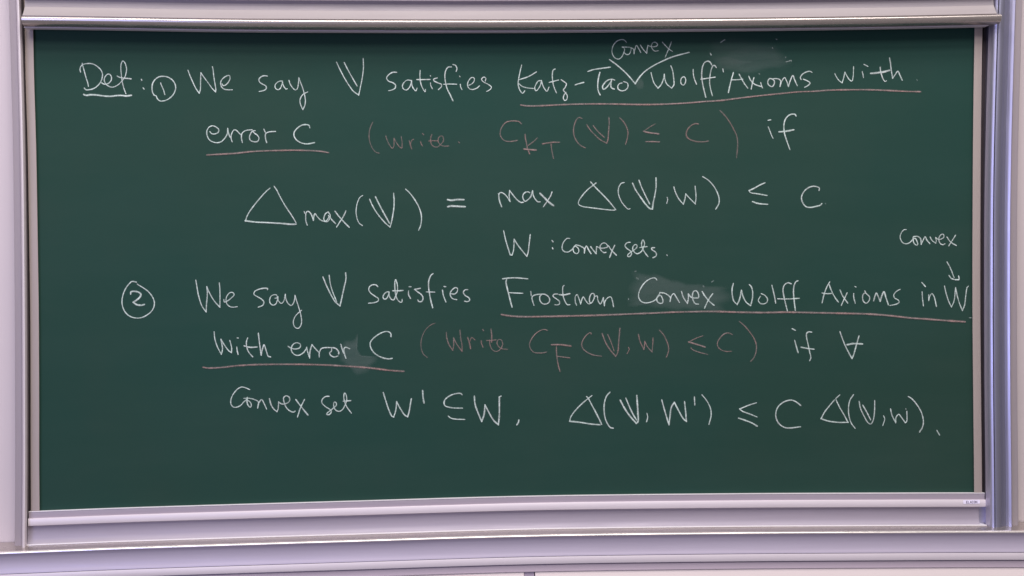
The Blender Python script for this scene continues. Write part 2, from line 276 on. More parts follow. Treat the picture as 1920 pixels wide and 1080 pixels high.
{"kind":"word","label":"white chalk word \"satisfies\" in the first line","col":"w","dim":1.0,"L":[["s",[[2.91,1.0,[[-426.1,724.9],[-440.9,725.0],[-456.8,715.5],[-464.0,703.3],[-457.1,692.6],[-439.6,685.5],[-430.9,676.6],[-432.8,666.1],[-445.2,659.1],[-455.8,656.7]]]]],["a",[[2.61,1.0,[[-372.5,694.0],[-386.6,695.8],[-399.0,687.1],[-405.6,674.7],[-401.1,662.4],[-390.6,658.8],[-379.9,667.6],[-373.7,681.6],[-370.7,694.0]]],[2.61,1.0,[[-370.7,694.0],[-370.2,678.1],[-364.1,663.9],[-355.3,655.1],[-350.6,665.6]]]]],["t",[[2.61,1.0,[[-338.5,731.5],[-339.4,713.2],[-338.3,692.0],[-333.9,674.4],[-327.0,660.2],[-321.1,651.4],[-319.6,660.2]]],[2.61,1.0,[[-351.3,697.4],[-328.3,697.3],[-301.9,697.8]]]]],["i",[[2.61,1.0,[[-300.2,684.8],[-299.6,675.9],[-293.4,662.8]]],[2.61,1.0,[[-300.6,711.9],[-299.6,710.2]]]]],["s",[[3.02,1.0,[[-275.3,703.0],[-287.7,698.8],[-287.8,693.5],[-272.0,684.6],[-259.7,679.3],[-259.8,670.4],[-270.5,659.9]]]]],["f",[[3.02,1.0,[[-221.8,744.4],[-234.2,742.7],[-243.2,728.6],[-246.2,709.2],[-243.7,684.5],[-236.9,659.7],[-226.6,638.5],[-217.3,617.9]]],[2.61,1.0,[[-251.5,679.2],[-229.6,680.2],[-202.4,679.3]]],[2.81,1.0,[[-215.3,753.2],[-205.8,749.6],[-200.6,739.0],[-203.6,727.3]]]]],["i",[[2.61,1.0,[[-188.9,678.9],[-187.3,668.3],[-182.8,659.4]]],[2.61,1.0,[[-191.4,709.6],[-190.0,707.8]]]]],["e",[[2.61,1.0,[[-157.1,675.2],[-148.2,678.7],[-137.5,689.2],[-136.6,701.6],[-145.1,704.4],[-156.9,692.8],[-161.7,677.0],[-155.5,662.8],[-143.1,659.2],[-127.1,664.4],[-117.1,672.5]]]]],["s",[[2.61,1.0,[[-94.9,690.7],[-93.0,701.3],[-100.1,705.6],[-109.0,697.9],[-103.8,689.0],[-84.4,678.3],[-72.1,667.6],[-77.5,658.8],[-90.0,651.8]]]]]]},
{"kind":"word","label":"white chalk name \"Katz\" in the first line","col":"w","dim":1.0,"L":[["K",[[2.81,1.0,[[42.5,749.5],[36.3,725.8],[30.7,699.2],[28.4,681.4],[32.6,660.7],[44.4,644.3],[52.8,653.1]]],[2.81,1.0,[[97.3,724.0],[80.8,713.7],[62.9,704.9],[30.0,694.7]]],[3.02,0.8,[[29.9,681.4],[44.6,669.5],[65.4,664.0],[84.7,661.9]]]]],["a",[[2.81,1.0,[[114.8,691.3],[104.4,689.9],[95.3,676.6],[90.7,663.3],[95.0,652.9],[104.1,660.3],[113.2,676.5],[116.3,691.3]]],[2.81,1.0,[[116.3,691.3],[120.6,675.0],[127.9,660.1],[136.7,651.2],[144.3,666.0]]]]],["t",[[2.81,1.0,[[168.0,734.6],[161.4,731.1],[157.6,713.3],[158.6,689.6],[163.7,665.9],[172.4,645.1]]],[2.81,1.0,[[146.0,684.4],[163.9,689.0],[180.4,693.1]]]]],["z",[[2.81,1.0,[[190.8,693.9],[199.7,687.9],[210.0,679.0],[205.4,665.6],[198.8,655.3],[205.2,646.4],[212.6,635.9],[211.5,621.1],[204.9,615.8],[198.4,622.7],[200.7,636.0],[208.2,646.3]]]]]]},
{"kind":"word","label":"white chalk name \"-Tao\" with its leading hyphen","col":"w","dim":1.0,"L":[["hyphen",[[3.02,1.0,[[243.7,674.9],[256.3,678.7],[275.7,683.7]]]]],["T",[[3.22,1.0,[[291.7,724.5],[310.6,731.0],[343.5,736.2],[376.4,740.5]]],[3.22,1.0,[[336.8,720.8],[331.2,697.6],[328.5,670.9],[330.7,650.1],[337.1,636.7]]]]],["a",[[3.02,1.0,[[392.4,692.0],[382.0,695.0],[367.0,691.5],[353.4,679.7],[346.4,666.4],[350.2,657.4],[360.7,663.3],[374.3,679.6],[381.9,692.9]]],[3.02,1.0,[[381.9,692.9],[378.2,676.6],[380.2,663.2],[390.6,658.1]]]]],["o",[[2.81,1.0,[[420.7,680.8],[410.2,677.9],[404.1,667.5],[407.0,657.1],[420.4,651.1],[435.4,655.5],[443.0,667.3],[440.2,680.7],[426.8,685.8]]]]]]},
{"kind":"symbol","label":"long white insertion caret under the small word \"Convex\"","col":"w","dim":0.95,"L":[["caret",[[3.32,1.0,[[374.3,768.7],[396.6,752.3],[423.3,729.9],[447.0,706.0],[470.7,677.6]]],[3.32,1.0,[[470.7,677.6],[482.9,696.9],[504.1,720.6],[531.2,739.8],[567.4,758.9],[612.6,778.0],[675.8,794.7]]]]]]},
{"kind":"word","label":"smaller dim chalk word \"Convex\" written above the caret in the first line","col":"w","dim":0.82,"L":[["C",[[2.41,1.0,[[438.7,833.7],[430.4,842.1],[418.4,843.6],[403.4,838.3],[389.8,823.5],[383.6,802.8],[386.5,786.5],[395.3,774.5],[408.1,770.6],[417.8,775.9],[426.9,790.7]]]]],["o",[[2.51,1.0,[[426.9,790.7],[431.5,805.6],[428.6,814.5]]],[2.51,1.0,[[428.6,814.5],[421.1,816.0],[442.1,815.3],[455.5,812.9],[453.9,798.0],[446.3,787.7],[435.8,789.2],[428.4,796.7]]]]],["n",[[2.51,1.0,[[455.5,812.9],[464.5,808.4],[467.3,790.6]]],[2.51,1.0,[[467.3,790.6],[470.4,806.9],[476.6,821.7],[483.9,811.3],[492.8,794.9]]]]],["v",[[2.51,1.0,[[491.5,823.1],[501.9,806.7],[515.2,791.8]]],[2.51,1.0,[[515.2,791.8],[516.9,806.7],[520.0,821.5]]]]],["e",[[2.51,1.0,[[520.0,821.5],[531.9,817.0],[546.9,817.0],[556.6,822.9],[551.5,831.8],[541.1,833.3],[533.5,822.9],[534.9,811.1],[545.3,800.6],[558.8,801.2]]]]],["x",[[2.51,1.0,[[574.7,833.8],[585.9,821.3],[600.8,806.3],[612.7,798.8]]],[2.51,1.0,[[608.6,834.5],[603.9,819.7],[594.7,798.9],[585.5,777.3]]]]]]},
{"kind":"word","label":"white chalk name \"Wolff\" in the first line","col":"w","dim":1.0,"L":[["W",[[2.71,1.0,[[531.0,718.9],[535.3,699.6],[542.6,678.7],[556.9,660.2]]],[2.71,1.0,[[556.9,660.2],[568.1,672.7],[577.3,693.4],[581.1,712.8]]],[2.71,1.0,[[581.1,712.8],[583.3,693.4],[590.6,675.5],[608.5,660.5]]],[2.71,1.0,[[608.5,660.5],[617.0,672.4],[616.4,699.2],[612.1,729.0],[606.2,743.9]]]]],["o",[[2.71,1.0,[[655.4,703.5],[647.3,699.0],[643.3,687.1],[646.2,675.2],[653.7,671.6],[660.3,679.6],[662.3,693.0],[656.9,702.8],[652.4,700.5]]]]],["l",[[2.91,1.0,[[690.8,730.1],[691.6,710.7],[695.9,692.8],[703.3,674.9]]]]],["f",[[3.42,0.85,[[761.1,747.6],[756.6,756.5],[747.6,761.1],[735.6,756.6],[727.9,743.3],[723.8,722.5],[723.6,698.6],[727.3,671.8],[733.1,645.0],[738.1,625.6]]]]],["f",[[3.02,0.9,[[779.0,737.1],[773.1,744.6],[767.1,744.6],[759.4,728.2],[754.7,704.4],[753.0,680.6],[756.4,656.8],[763.1,631.4]]]]],["crossbar",[[2.91,1.0,[[720.0,693.3],[741.1,696.2],[774.2,700.8]]]]]]},
{"kind":"mark","label":"scattered chalk remnants around the rubbed-out patch at the top","col":"w","dim":0.8,"L":[["remnant",[[3.02,1.0,[[756.9,790.2],[759.9,784.8]]]]],["remnant",[[3.02,0.8,[[812.1,841.8],[803.9,836.7],[797.0,831.7]]]]],["remnant",[[3.02,1.1,[[804.0,731.6],[806.0,720.6]]]]],["remnant",[[2.81,0.7,[[1008.2,843.4],[1011.2,841.6]]]]],["remnant",[[2.21,0.6,[[993.4,810.6],[995.2,808.5]]]]],["remnant",[[2.01,0.6,[[1043.9,776.1],[1044.2,773.1]]]]],["remnant",[[2.01,0.7,[[1046.2,757.3],[1056.8,760.2],[1065.9,763.2],[1065.3,759.0]]]]],["remnant",[[2.01,0.6,[[941.9,713.3],[944.3,711.5]]]]]]},
{"kind":"word","label":"white chalk word \"Axioms\" in the first line","col":"w","dim":1.0,"L":[["A",[[3.22,1.0,[[844.2,717.4],[837.4,695.1],[829.6,665.3],[824.9,643.0]]],[3.22,1.0,[[866.2,711.3],[876.6,691.9],[888.5,672.4],[898.1,659.6]]],[2.81,1.0,[[835.9,690.6],[852.5,690.5],[879.6,692.5]]]]],["x",[[3.02,1.0,[[902.9,703.7],[909.8,688.7],[924.7,673.7],[948.8,664.7]]],[3.02,1.0,[[922.5,698.2],[917.2,679.7],[911.9,655.3]]]]],["i",[[2.61,1.0,[[948.3,679.6],[950.4,670.6],[954.8,659.2]]]]],["o",[[3.02,1.0,[[992.8,692.8],[982.3,694.3],[975.5,683.9],[977.6,672.0],[991.1,663.8],[998.7,671.8],[1000.3,685.3],[992.8,692.8]]]]],["m",[[2.81,1.0,[[992.8,692.8],[1006.4,694.2],[1020.0,691.1],[1024.5,683.7],[1021.9,664.3]]],[2.81,1.0,[[1021.9,664.3],[1029.0,685.1],[1039.7,697.6],[1047.2,685.0],[1054.0,664.1]]],[2.81,1.0,[[1054.0,664.1],[1060.8,685.0],[1071.6,705.8],[1077.5,690.8],[1087.9,666.9]]]]],["s",[[2.91,1.0,[[1144.3,717.4],[1136.8,721.3],[1120.1,717.5],[1104.9,707.1],[1100.2,696.7],[1102.6,690.7]]],[2.91,1.0,[[1111.7,691.3],[1127.4,684.6],[1137.0,677.1],[1130.3,668.2],[1116.6,660.8]]]]]]},
{"kind":"word","label":"white chalk word \"with\" at the end of the first line","col":"w","dim":1.0,"L":[["w",[[2.61,1.0,[[1232.4,711.9],[1240.0,696.8],[1249.7,684.4],[1260.2,677.0]]],[2.61,1.0,[[1260.2,677.0],[1265.0,691.2],[1271.2,717.2]]],[2.61,1.0,[[1271.2,717.2],[1278.9,702.1],[1289.9,687.0],[1297.7,683.4],[1302.5,699.2],[1304.7,737.5]]]]],["i",[[2.61,1.0,[[1337.9,718.7],[1340.1,710.0],[1342.2,696.8]]],[3.02,1.0,[[1345.3,746.1],[1352.8,742.7],[1359.1,738.6]]]]],["t",[[3.02,1.0,[[1406.9,734.8],[1408.2,720.6],[1411.8,706.9],[1417.8,690.4],[1426.1,680.8],[1430.3,683.5]]],[4.42,1.0,[[1370.7,712.0],[1392.9,713.8],[1420.7,717.8],[1443.0,723.2]]]]],["h",[[3.12,1.0,[[1442.8,769.7],[1446.0,753.3],[1449.2,725.9],[1452.7,703.9],[1454.6,693.0]]],[3.12,1.0,[[1454.6,693.0],[1462.4,703.9],[1475.0,719.7],[1481.9,706.5],[1491.6,685.9]]]]],["dot",[[2.01,0.45,[[1548.2,687.6],[1549.5,684.3]]]]]]},
{"kind":"underline","label":"long pink underline below \"Katz-Tao Wolff Axioms with\"","col":"p","dim":1.0,"L":[["u",[[3.52,1.0,[[37.4,600.1],[61.6,596.9],[102.8,596.7],[147.1,598.4],[207.5,601.0],[282.0,602.6],[372.8,602.0],[508.2,599.2],[595.3,600.7],[670.3,604.3],[731.3,609.0],[791.5,612.4],[881.9,623.2],[971.7,632.7],[1032.9,638.4],[1094.3,643.7],[1153.6,645.4],[1208.9,649.2],[1292.9,650.5],[1375.0,649.7],[1459.2,645.7],[1514.7,642.8],[1562.1,641.5]]]]]]},
{"kind":"word","label":"white chalk word \"error\" in the second line","col":"w","dim":1.0,"L":[["e",[[2.91,1.0,[[-1122.1,508.3],[-1116.1,501.0],[-1103.7,499.8],[-1091.1,505.9],[-1089.6,515.6],[-1099.1,525.4],[-1111.5,529.7],[-1124.0,525.6],[-1133.1,511.7],[-1132.8,495.0],[-1124.8,478.2],[-1111.0,469.8],[-1097.2,466.9],[-1080.6,470.9],[-1066.5,484.8],[-1058.0,500.1],[-1056.3,519.6]]]]],["r",[[2.81,1.0,[[-1056.3,519.6],[-1053.8,502.8],[-1047.6,487.4]]],[2.61,1.0,[[-1040.4,469.8],[-1044.4,483.2],[-1041.9,499.9],[-1032.8,513.8],[-1024.5,512.4],[-1013.6,501.1],[-1005.4,494.1]]]]],["r",[[3.02,1.0,[[-1005.4,494.1],[-1006.1,483.0],[-1003.0,466.8]]],[2.61,1.0,[[-1005.4,494.1],[-1002.5,502.5],[-991.3,510.8],[-977.4,513.4],[-966.3,514.2]]]]],["o",[[2.81,1.0,[[-955.2,510.5],[-964.9,509.2],[-972.0,499.5],[-976.4,486.9],[-973.8,475.8],[-958.6,469.2],[-946.1,471.4],[-941.2,482.5],[-947.1,493.7],[-956.7,500.7],[-964.9,509.2]]]]],["r",[[2.61,1.0,[[-922.4,515.9],[-917.8,504.7]]],[3.12,1.0,[[-912.8,466.1],[-916.8,479.5],[-915.9,499.1],[-905.3,505.1],[-880.3,507.2]]]]]]},
{"kind":"symbol","label":"white capital C underlined in pink in the second line","col":"w","dim":1.0,"L":[["C",[[3.12,1.0,[[-752.1,520.3],[-754.8,528.7],[-767.3,532.1],[-784.0,528.9],[-799.5,517.8],[-810.2,503.9],[-811.0,490.0],[-802.8,475.9],[-789.1,466.0],[-769.6,460.3],[-750.1,461.6],[-735.6,464.8]]]]]]},
{"kind":"underline","label":"short pink underline below \"error C\" in the second line","col":"p","dim":1.0,"L":[["u",[[3.42,1.0,[[-1133.9,421.7],[-1086.8,424.1],[-1031.3,426.8],[-975.8,432.5],[-920.2,435.4],[-864.6,436.4],[-808.9,436.8],[-753.3,435.0],[-711.5,431.9],[-684.3,426.7]]]]]]},
{"kind":"word","label":"faint pink chalk words \"( write\" in the second line","col":"p","dim":0.62,"L":[["parenthesis",[[2.51,1.0,[[-517.6,538.9],[-525.7,522.8],[-531.0,502.9],[-532.2,485.5],[-529.0,463.1],[-519.3,440.6],[-507.1,426.8],[-495.9,423.5]]]]],["w",[[2.51,1.0,[[-469.7,487.6],[-464.2,470.1],[-455.7,452.6],[-445.9,441.3],[-440.9,447.5],[-439.2,478.6]]],[2.51,1.0,[[-439.2,478.6],[-431.9,464.9],[-419.7,447.3],[-411.1,441.8],[-409.1,457.2],[-411.8,484.7]]]]],["r",[[3.02,1.0,[[-382.1,468.3],[-378.5,454.5],[-373.7,439.0]]],[2.51,1.0,[[-378.5,457.0],[-373.3,469.4],[-366.5,474.4]]]]],["i",[[2.51,1.0,[[-340.2,465.5],[-337.3,456.7],[-332.9,449.2]]],[2.61,1.0,[[-332.4,495.8],[-328.2,491.1]]]]],["t",[[2.51,1.0,[[-297.5,491.8],[-301.6,481.4],[-302.3,466.4],[-298.7,453.9],[-288.8,445.9],[-277.6,445.0],[-267.5,452.5],[-256.1,463.6]]],[2.51,1.0,[[-309.0,467.7],[-292.3,468.4],[-274.8,468.2]]]]],["e",[[2.51,1.0,[[-256.1,463.6],[-254.0,476.1],[-258.4,485.3],[-267.1,484.9],[-273.5,476.2],[-273.6,463.7],[-265.0,452.4],[-252.6,448.1],[-235.1,448.5]]]]],["dot",[[2.81,1.0,[[-197.9,463.7],[-194.9,460.2]]]]]]},
{"kind":"formula","label":"faint pink chalk \"C\" with small subscript \"KT\" in the second line","col":"p","dim":0.72,"L":[["C",[[2.91,1.0,[[38.8,529.5],[31.4,537.1],[18.9,540.4],[1.3,540.5],[-16.3,536.9],[-30.2,524.5],[-39.2,507.0],[-41.1,489.6],[-35.8,477.0],[-24.6,466.9],[-9.6,463.8],[8.0,464.7],[23.1,467.8]]]]],["K",[[3.02,1.0,[[52.7,490.2],[53.8,473.9],[58.1,453.8],[60.4,438.8],[69.0,416.2]]],[2.41,1.0,[[98.5,476.1],[83.3,462.4],[64.3,448.8]]],[3.62,1.4,[[47.8,435.1],[62.9,433.3],[93.0,431.0]]]]],["T",[[3.42,1.0,[[117.9,453.9],[136.0,457.0],[153.6,459.4],[181.8,459.2]]],[2.81,1.0,[[150.3,453.2],[152.1,433.1],[155.2,415.5],[158.8,398.5]]]]]]},
{"kind":"formula","label":"faint pink chalk \"(V)\" in the second line","col":"p","dim":0.72,"L":[["parenthesis",[[2.81,1.0,[[267.3,548.1],[257.8,552.1],[248.9,546.4],[240.5,530.2],[235.4,507.7],[237.0,485.1],[245.6,465.0],[259.3,448.6],[278.1,437.7]]]]],["V",[[2.81,1.0,[[285.3,524.9],[297.7,506.0],[315.1,487.1],[337.6,466.8],[360.2,454.6]]],[2.81,1.0,[[360.2,454.6],[364.9,466.7],[367.7,496.7],[370.3,529.3],[370.0,551.9]]],[2.81,1.0,[[309.9,521.0],[325.4,500.8],[350.9,476.8]]]]],["parenthesis",[[2.81,1.0,[[411.1,549.1],[424.2,535.3],[435.3,516.4],[441.0,496.2],[438.7,473.7],[431.7,449.1]]]]]]},
{"kind":"formula","label":"faint pink chalk less-or-equal sign and \"C)\" in the second line","col":"p","dim":0.72,"L":[["less_or_equal",[[2.21,0.8,[[545.5,526.2],[522.6,513.3],[500.9,498.3]]],[3.62,1.45,[[500.9,498.3],[519.9,493.7],[557.8,488.4]]],[3.42,1.3,[[509.4,459.3],[532.2,459.2],[560.0,458.2]]]]],["C",[[3.02,1.0,[[709.0,524.6],[698.8,525.9],[684.8,521.0],[670.8,508.5],[663.0,492.2],[664.2,478.3],[675.5,466.9],[694.5,459.8],[717.3,457.1],[735.1,457.7],[746.5,460.1]]]]],["parenthesis",[[3.02,0.85,[[792.0,574.4],[809.6,556.6],[827.2,532.6],[842.3,506.1],[854.8,478.3],[858.4,453.0],[856.9,427.8],[853.4,396.4]]]]]]},
{"kind":"word","label":"white chalk word \"if\" at the end of the second line","col":"w","dim":1.0,"L":[["i",[[2.61,1.0,[[975.6,511.5],[982.4,495.0],[987.9,479.9],[993.6,468.5]]],[2.81,1.0,[[975.5,536.4],[981.4,537.9],[985.2,538.4]]]]],["f",[[3.12,1.0,[[1082.4,552.4],[1079.8,557.5],[1067.1,559.6],[1053.0,553.8],[1041.4,540.0],[1036.2,522.4],[1035.3,504.8],[1038.4,484.6],[1045.9,459.3],[1057.9,425.8]]],[4.62,1.0,[[1018.1,492.8],[1035.9,494.2],[1056.4,497.0],[1071.8,500.0]]]]]]},
{"kind":"formula","label":"large white Delta with subscript \"max\" in the third line","col":"w","dim":1.0,"L":[["Delta",[[2.81,1.0,[[-903.1,296.2],[-915.6,285.8],[-935.6,264.9],[-960.7,235.3],[-983.4,204.4],[-991.1,188.4],[-996.2,173.5]]],[3.82,1.0,[[-996.2,175.5],[-961.7,170.7],[-912.3,167.7],[-862.9,164.2],[-825.8,160.6],[-808.5,161.2]]],[2.81,1.0,[[-808.4,166.7],[-822.9,191.7],[-847.1,229.3],[-866.4,264.3],[-878.4,289.2],[-887.4,303.0]]]]],["m",[[2.01,1.0,[[-777.6,208.7],[-775.7,201.2]]],[2.91,1.0,[[-766.9,157.6],[-771.2,171.3],[-772.1,191.2],[-769.5,204.9],[-763.2,208.6],[-755.9,203.5],[-748.6,191.0],[-743.9,174.8]]],[2.91,1.0,[[-743.9,174.8],[-741.2,190.9],[-737.3,199.6],[-728.8,188.3],[-716.6,175.7],[-704.2,170.6]]]]],["a",[[2.91,1.0,[[-687.6,205.4],[-696.4,200.5],[-702.7,190.6],[-704.6,178.1],[-699.3,170.6],[-690.5,178.0],[-685.4,190.4],[-689.0,192.9],[-681.7,185.4],[-674.4,175.3],[-660.9,161.5]]],[2.61,1.0,[[-704.2,170.6],[-693.1,168.5],[-684.3,177.9],[-681.1,192.8],[-687.6,205.4]]]]],["x",[[3.12,1.0,[[-662.3,207.6],[-649.4,190.0],[-632.2,169.9],[-610.7,147.3]]],[3.02,1.0,[[-622.3,208.5],[-629.5,192.3],[-642.1,172.5],[-657.4,149.0]]]]]]},
{"kind":"formula","label":"white chalk \"(V) =\" in the third line","col":"w","dim":1.0,"L":[["parenthesis",[[2.51,1.0,[[-558.9,266.0],[-568.9,259.1],[-577.9,241.7],[-583.1,219.3],[-584.1,199.4],[-580.0,176.9],[-572.7,161.9],[-561.6,153.5]]]]],["V",[[3.12,1.0,[[-533.0,251.3],[-524.5,231.3],[-509.9,204.9],[-490.4,178.5],[-473.2,159.6],[-458.4,147.0]]],[3.12,1.0,[[-458.4,147.0],[-453.2,163.2],[-446.6,195.6],[-441.9,230.5],[-443.1,272.9]]],[3.62,1.0,[[-511.0,259.8],[-494.7,226.0],[-477.7,193.4],[-460.7,162.0]]]]],["parenthesis",[[2.71,1.0,[[-398.0,288.0],[-382.0,272.4],[-364.8,248.5],[-350.2,222.2],[-341.8,197.1],[-340.3,174.6],[-343.6,152.1],[-351.3,133.9]]]]],["equals",[[4.32,1.0,[[-241.2,247.4],[-227.5,244.8],[-207.5,247.1],[-181.2,246.8]]],[4.32,1.0,[[-240.8,221.1],[-227.8,223.5],[-205.3,222.0],[-176.5,220.5]]]]]]},
{"kind":"word","label":"white chalk word \"max\" right of the equals sign","col":"w","dim":1.0,"L":[["m",[[3.12,1.0,[[-38.7,219.2],[-46.0,239.4],[-49.0,256.9],[-48.2,266.9],[-41.8,272.4],[-31.8,269.3],[-19.4,257.9],[-7.1,238.5]]],[3.12,1.0,[[-7.1,238.5],[-9.9,259.1],[-7.9,279.6]]],[3.12,1.0,[[-7.9,279.6],[3.3,264.0],[20.6,243.8],[33.1,234.9],[43.1,234.8]]],[2.21,1.0,[[-51.4,268.2],[-46.9,266.4]]]]],["a",[[3.12,1.0,[[67.4,270.9],[61.1,274.0],[51.1,272.3],[42.2,262.4],[42.0,249.8],[49.4,238.5],[59.5,243.4],[71.0,255.8],[78.3,277.1]]],[3.12,1.0,[[78.3,277.1],[79.9,263.3],[88.5,245.6],[98.4,236.0],[106.0,236.0]]]]],["x",[[4.62,1.0,[[106.8,267.5],[121.3,252.9],[138.7,235.2],[156.2,221.9]]],[2.71,1.0,[[151.7,272.7],[146.5,258.9],[136.3,242.7],[118.4,217.3]]]]]]},
{"kind":"formula","label":"white chalk \"Delta(V,W)\" on the right of the third line","col":"w","dim":1.0,"L":[["Delta",[[2.91,1.0,[[318.4,305.1],[305.6,295.2],[285.3,279.0],[264.9,256.6],[252.1,236.6],[252.0,225.3],[264.5,217.7],[297.2,212.3],[335.1,207.0],[385.6,202.2],[390.6,203.9]]],[3.22,1.0,[[391.9,203.9],[373.2,228.0],[348.2,255.9],[323.2,281.2],[305.7,300.2],[298.2,309.0]]]]],["parenthesis",[[2.81,1.0,[[425.0,305.9],[414.3,303.0],[405.4,290.5],[402.2,273.0],[405.0,255.3],[414.9,232.6],[428.7,214.9],[440.0,205.2],[446.3,207.2]]]]],["V",[[3.52,1.0,[[457.3,302.7],[467.2,279.9],[487.2,249.6],[507.2,221.7],[522.3,206.5],[531.1,205.1]]],[3.52,1.0,[[531.1,205.1],[533.8,224.0],[540.4,254.1],[545.8,286.8],[546.1,322.0]]],[3.22,1.0,[[481.5,313.8],[490.1,289.8],[502.5,262.0],[521.2,224.1]]]]],["comma",[[2.81,1.0,[[587.8,248.2],[589.7,238.6],[585.8,226.0]]]]],["W",[[2.91,1.0,[[613.8,287.5],[619.2,268.5],[631.6,243.2],[649.2,221.7]]],[2.91,1.0,[[649.2,221.7],[654.5,238.0],[659.0,260.6]]],[2.91,1.0,[[659.0,260.6],[672.3,245.4],[695.0,222.5]]],[2.91,1.0,[[695.0,222.5],[697.7,247.7],[694.8,289.3]]]]],["parenthesis",[[3.02,1.0,[[723.8,325.6],[744.0,312.8],[764.2,291.2],[779.2,264.6],[786.1,239.3],[784.0,221.7],[772.4,202.1]]]]]]},
{"kind":"formula","label":"white less-or-equal sign and \"C\" ending the third line","col":"w","dim":1.0,"L":[["less_or_equal",[[3.02,1.0,[[961.0,300.1],[942.5,292.2],[922.0,281.0],[900.3,271.1]]],[3.02,1.0,[[900.3,271.1],[906.6,263.5],[929.5,259.5],[969.0,252.3]]],[3.82,1.0,[[914.0,229.3],[929.2,223.6],[949.6,220.1],[970.5,218.7]]]]],["C",[[3.42,1.0,[[1168.6,270.0],[1169.9,278.3],[1159.7,284.0],[1144.4,285.4],[1126.4,279.2],[1109.7,264.2],[1101.1,244.0],[1104.3,226.3],[1118.2,208.5],[1133.6,205.3],[1154.1,208.6],[1174.6,214.3],[1178.5,219.3]]]]],["dot",[[2.01,0.35,[[1192.1,220.2],[1194.1,218.4]]]]]]},
{"kind":"word","label":"white \"W :\" under the word \"max\"","col":"w","dim":1.0,"L":[["W",[[3.02,1.0,[[-32.2,127.7],[-27.4,103.8],[-19.0,71.2],[-8.1,37.2]]],[3.02,1.0,[[-8.1,37.2],[-1.8,37.1]]],[3.02,1.0,[[-1.8,37.1],[3.9,53.3],[6.9,96.0]]],[3.02,1.0,[[6.9,96.0],[21.2,73.2],[38.6,50.5],[54.0,31.5]]],[3.02,1.0,[[54.0,31.5],[58.7,45.2],[63.3,77.8],[67.7,112.9]]]]],["colon",[[3.02,1.0,[[150.0,90.0],[153.5,85.1]]],[3.02,1.0,[[151.0,62.3],[152.7,58.3]]]]]]},
{"kind":"word","label":"small white chalk word \"Convex\" after \"W :\"","col":"w","dim":1.0,"L":[["C",[[2.81,1.0,[[216.6,96.8],[207.8,97.6],[196.3,87.7],[188.6,71.5],[188.4,56.4],[197.2,47.5],[209.8,46.1],[222.5,53.5],[232.7,64.7]]]]],["o",[[2.81,1.0,[[232.7,64.7],[237.7,67.2],[249.0,58.3],[250.1,45.7],[243.8,39.5],[233.7,43.3],[228.8,56.0],[233.9,67.2],[240.3,72.2]]]]],["n",[[3.02,1.0,[[240.3,72.2],[252.9,69.5],[265.4,63.1],[271.7,56.8],[271.5,41.7]]],[3.02,1.0,[[271.5,41.7],[274.2,58.0],[279.4,68.0],[288.1,52.8],[296.8,38.9]]]]],["v",[[3.02,1.0,[[295.8,65.3],[305.7,51.4],[316.2,38.7]]],[3.02,1.0,[[316.2,38.7],[317.1,51.2],[318.5,65.1]]]]],["e",[[2.81,1.0,[[318.5,65.1],[333.6,59.4],[348.8,59.7],[360.2,64.6],[354.0,76.0],[343.9,78.6],[333.7,71.2],[331.1,58.6],[338.5,47.2],[347.3,42.1],[353.7,43.3]]]]],["x",[[2.81,1.0,[[362.8,68.4],[374.0,51.9],[392.8,32.0]]],[3.02,1.0,[[386.8,69.4],[377.8,50.6],[367.4,24.3]]]]]]},
{"kind":"word","label":"small white chalk word \"sets\" below the third line","col":"w","dim":1.0,"L":[["s",[[2.81,1.0,[[446.4,80.1],[435.0,78.9],[426.0,69.0],[429.7,60.1],[447.3,46.1],[451.0,38.5],[444.6,27.2],[435.7,27.3],[437.1,33.6],[447.3,42.3],[453.6,47.2]]]]],["e",[[2.81,1.0,[[453.6,47.2],[465.1,54.7],[472.3,64.7],[469.1,71.0],[461.5,69.8],[455.0,58.6],[458.7,45.9],[470.0,37.0],[482.7,40.6],[490.4,48.1]]]]],["t",[[2.81,1.0,[[490.4,48.1],[496.8,60.6],[500.3,75.7],[494.6,88.9],[489.4,78.4],[489.3,65.8],[495.5,50.6],[503.0,37.9],[513.0,25.2]]],[3.02,1.0,[[482.4,59.5],[493.0,61.9],[509.5,63.0]]]]],["s",[[3.12,1.0,[[538.1,58.9],[527.2,57.8],[528.4,51.5],[541.0,42.5],[545.5,33.7],[542.2,26.1],[532.0,21.2]]]]],["dot",[[2.81,0.7,[[584.6,31.2],[586.3,28.7]]]]]]},
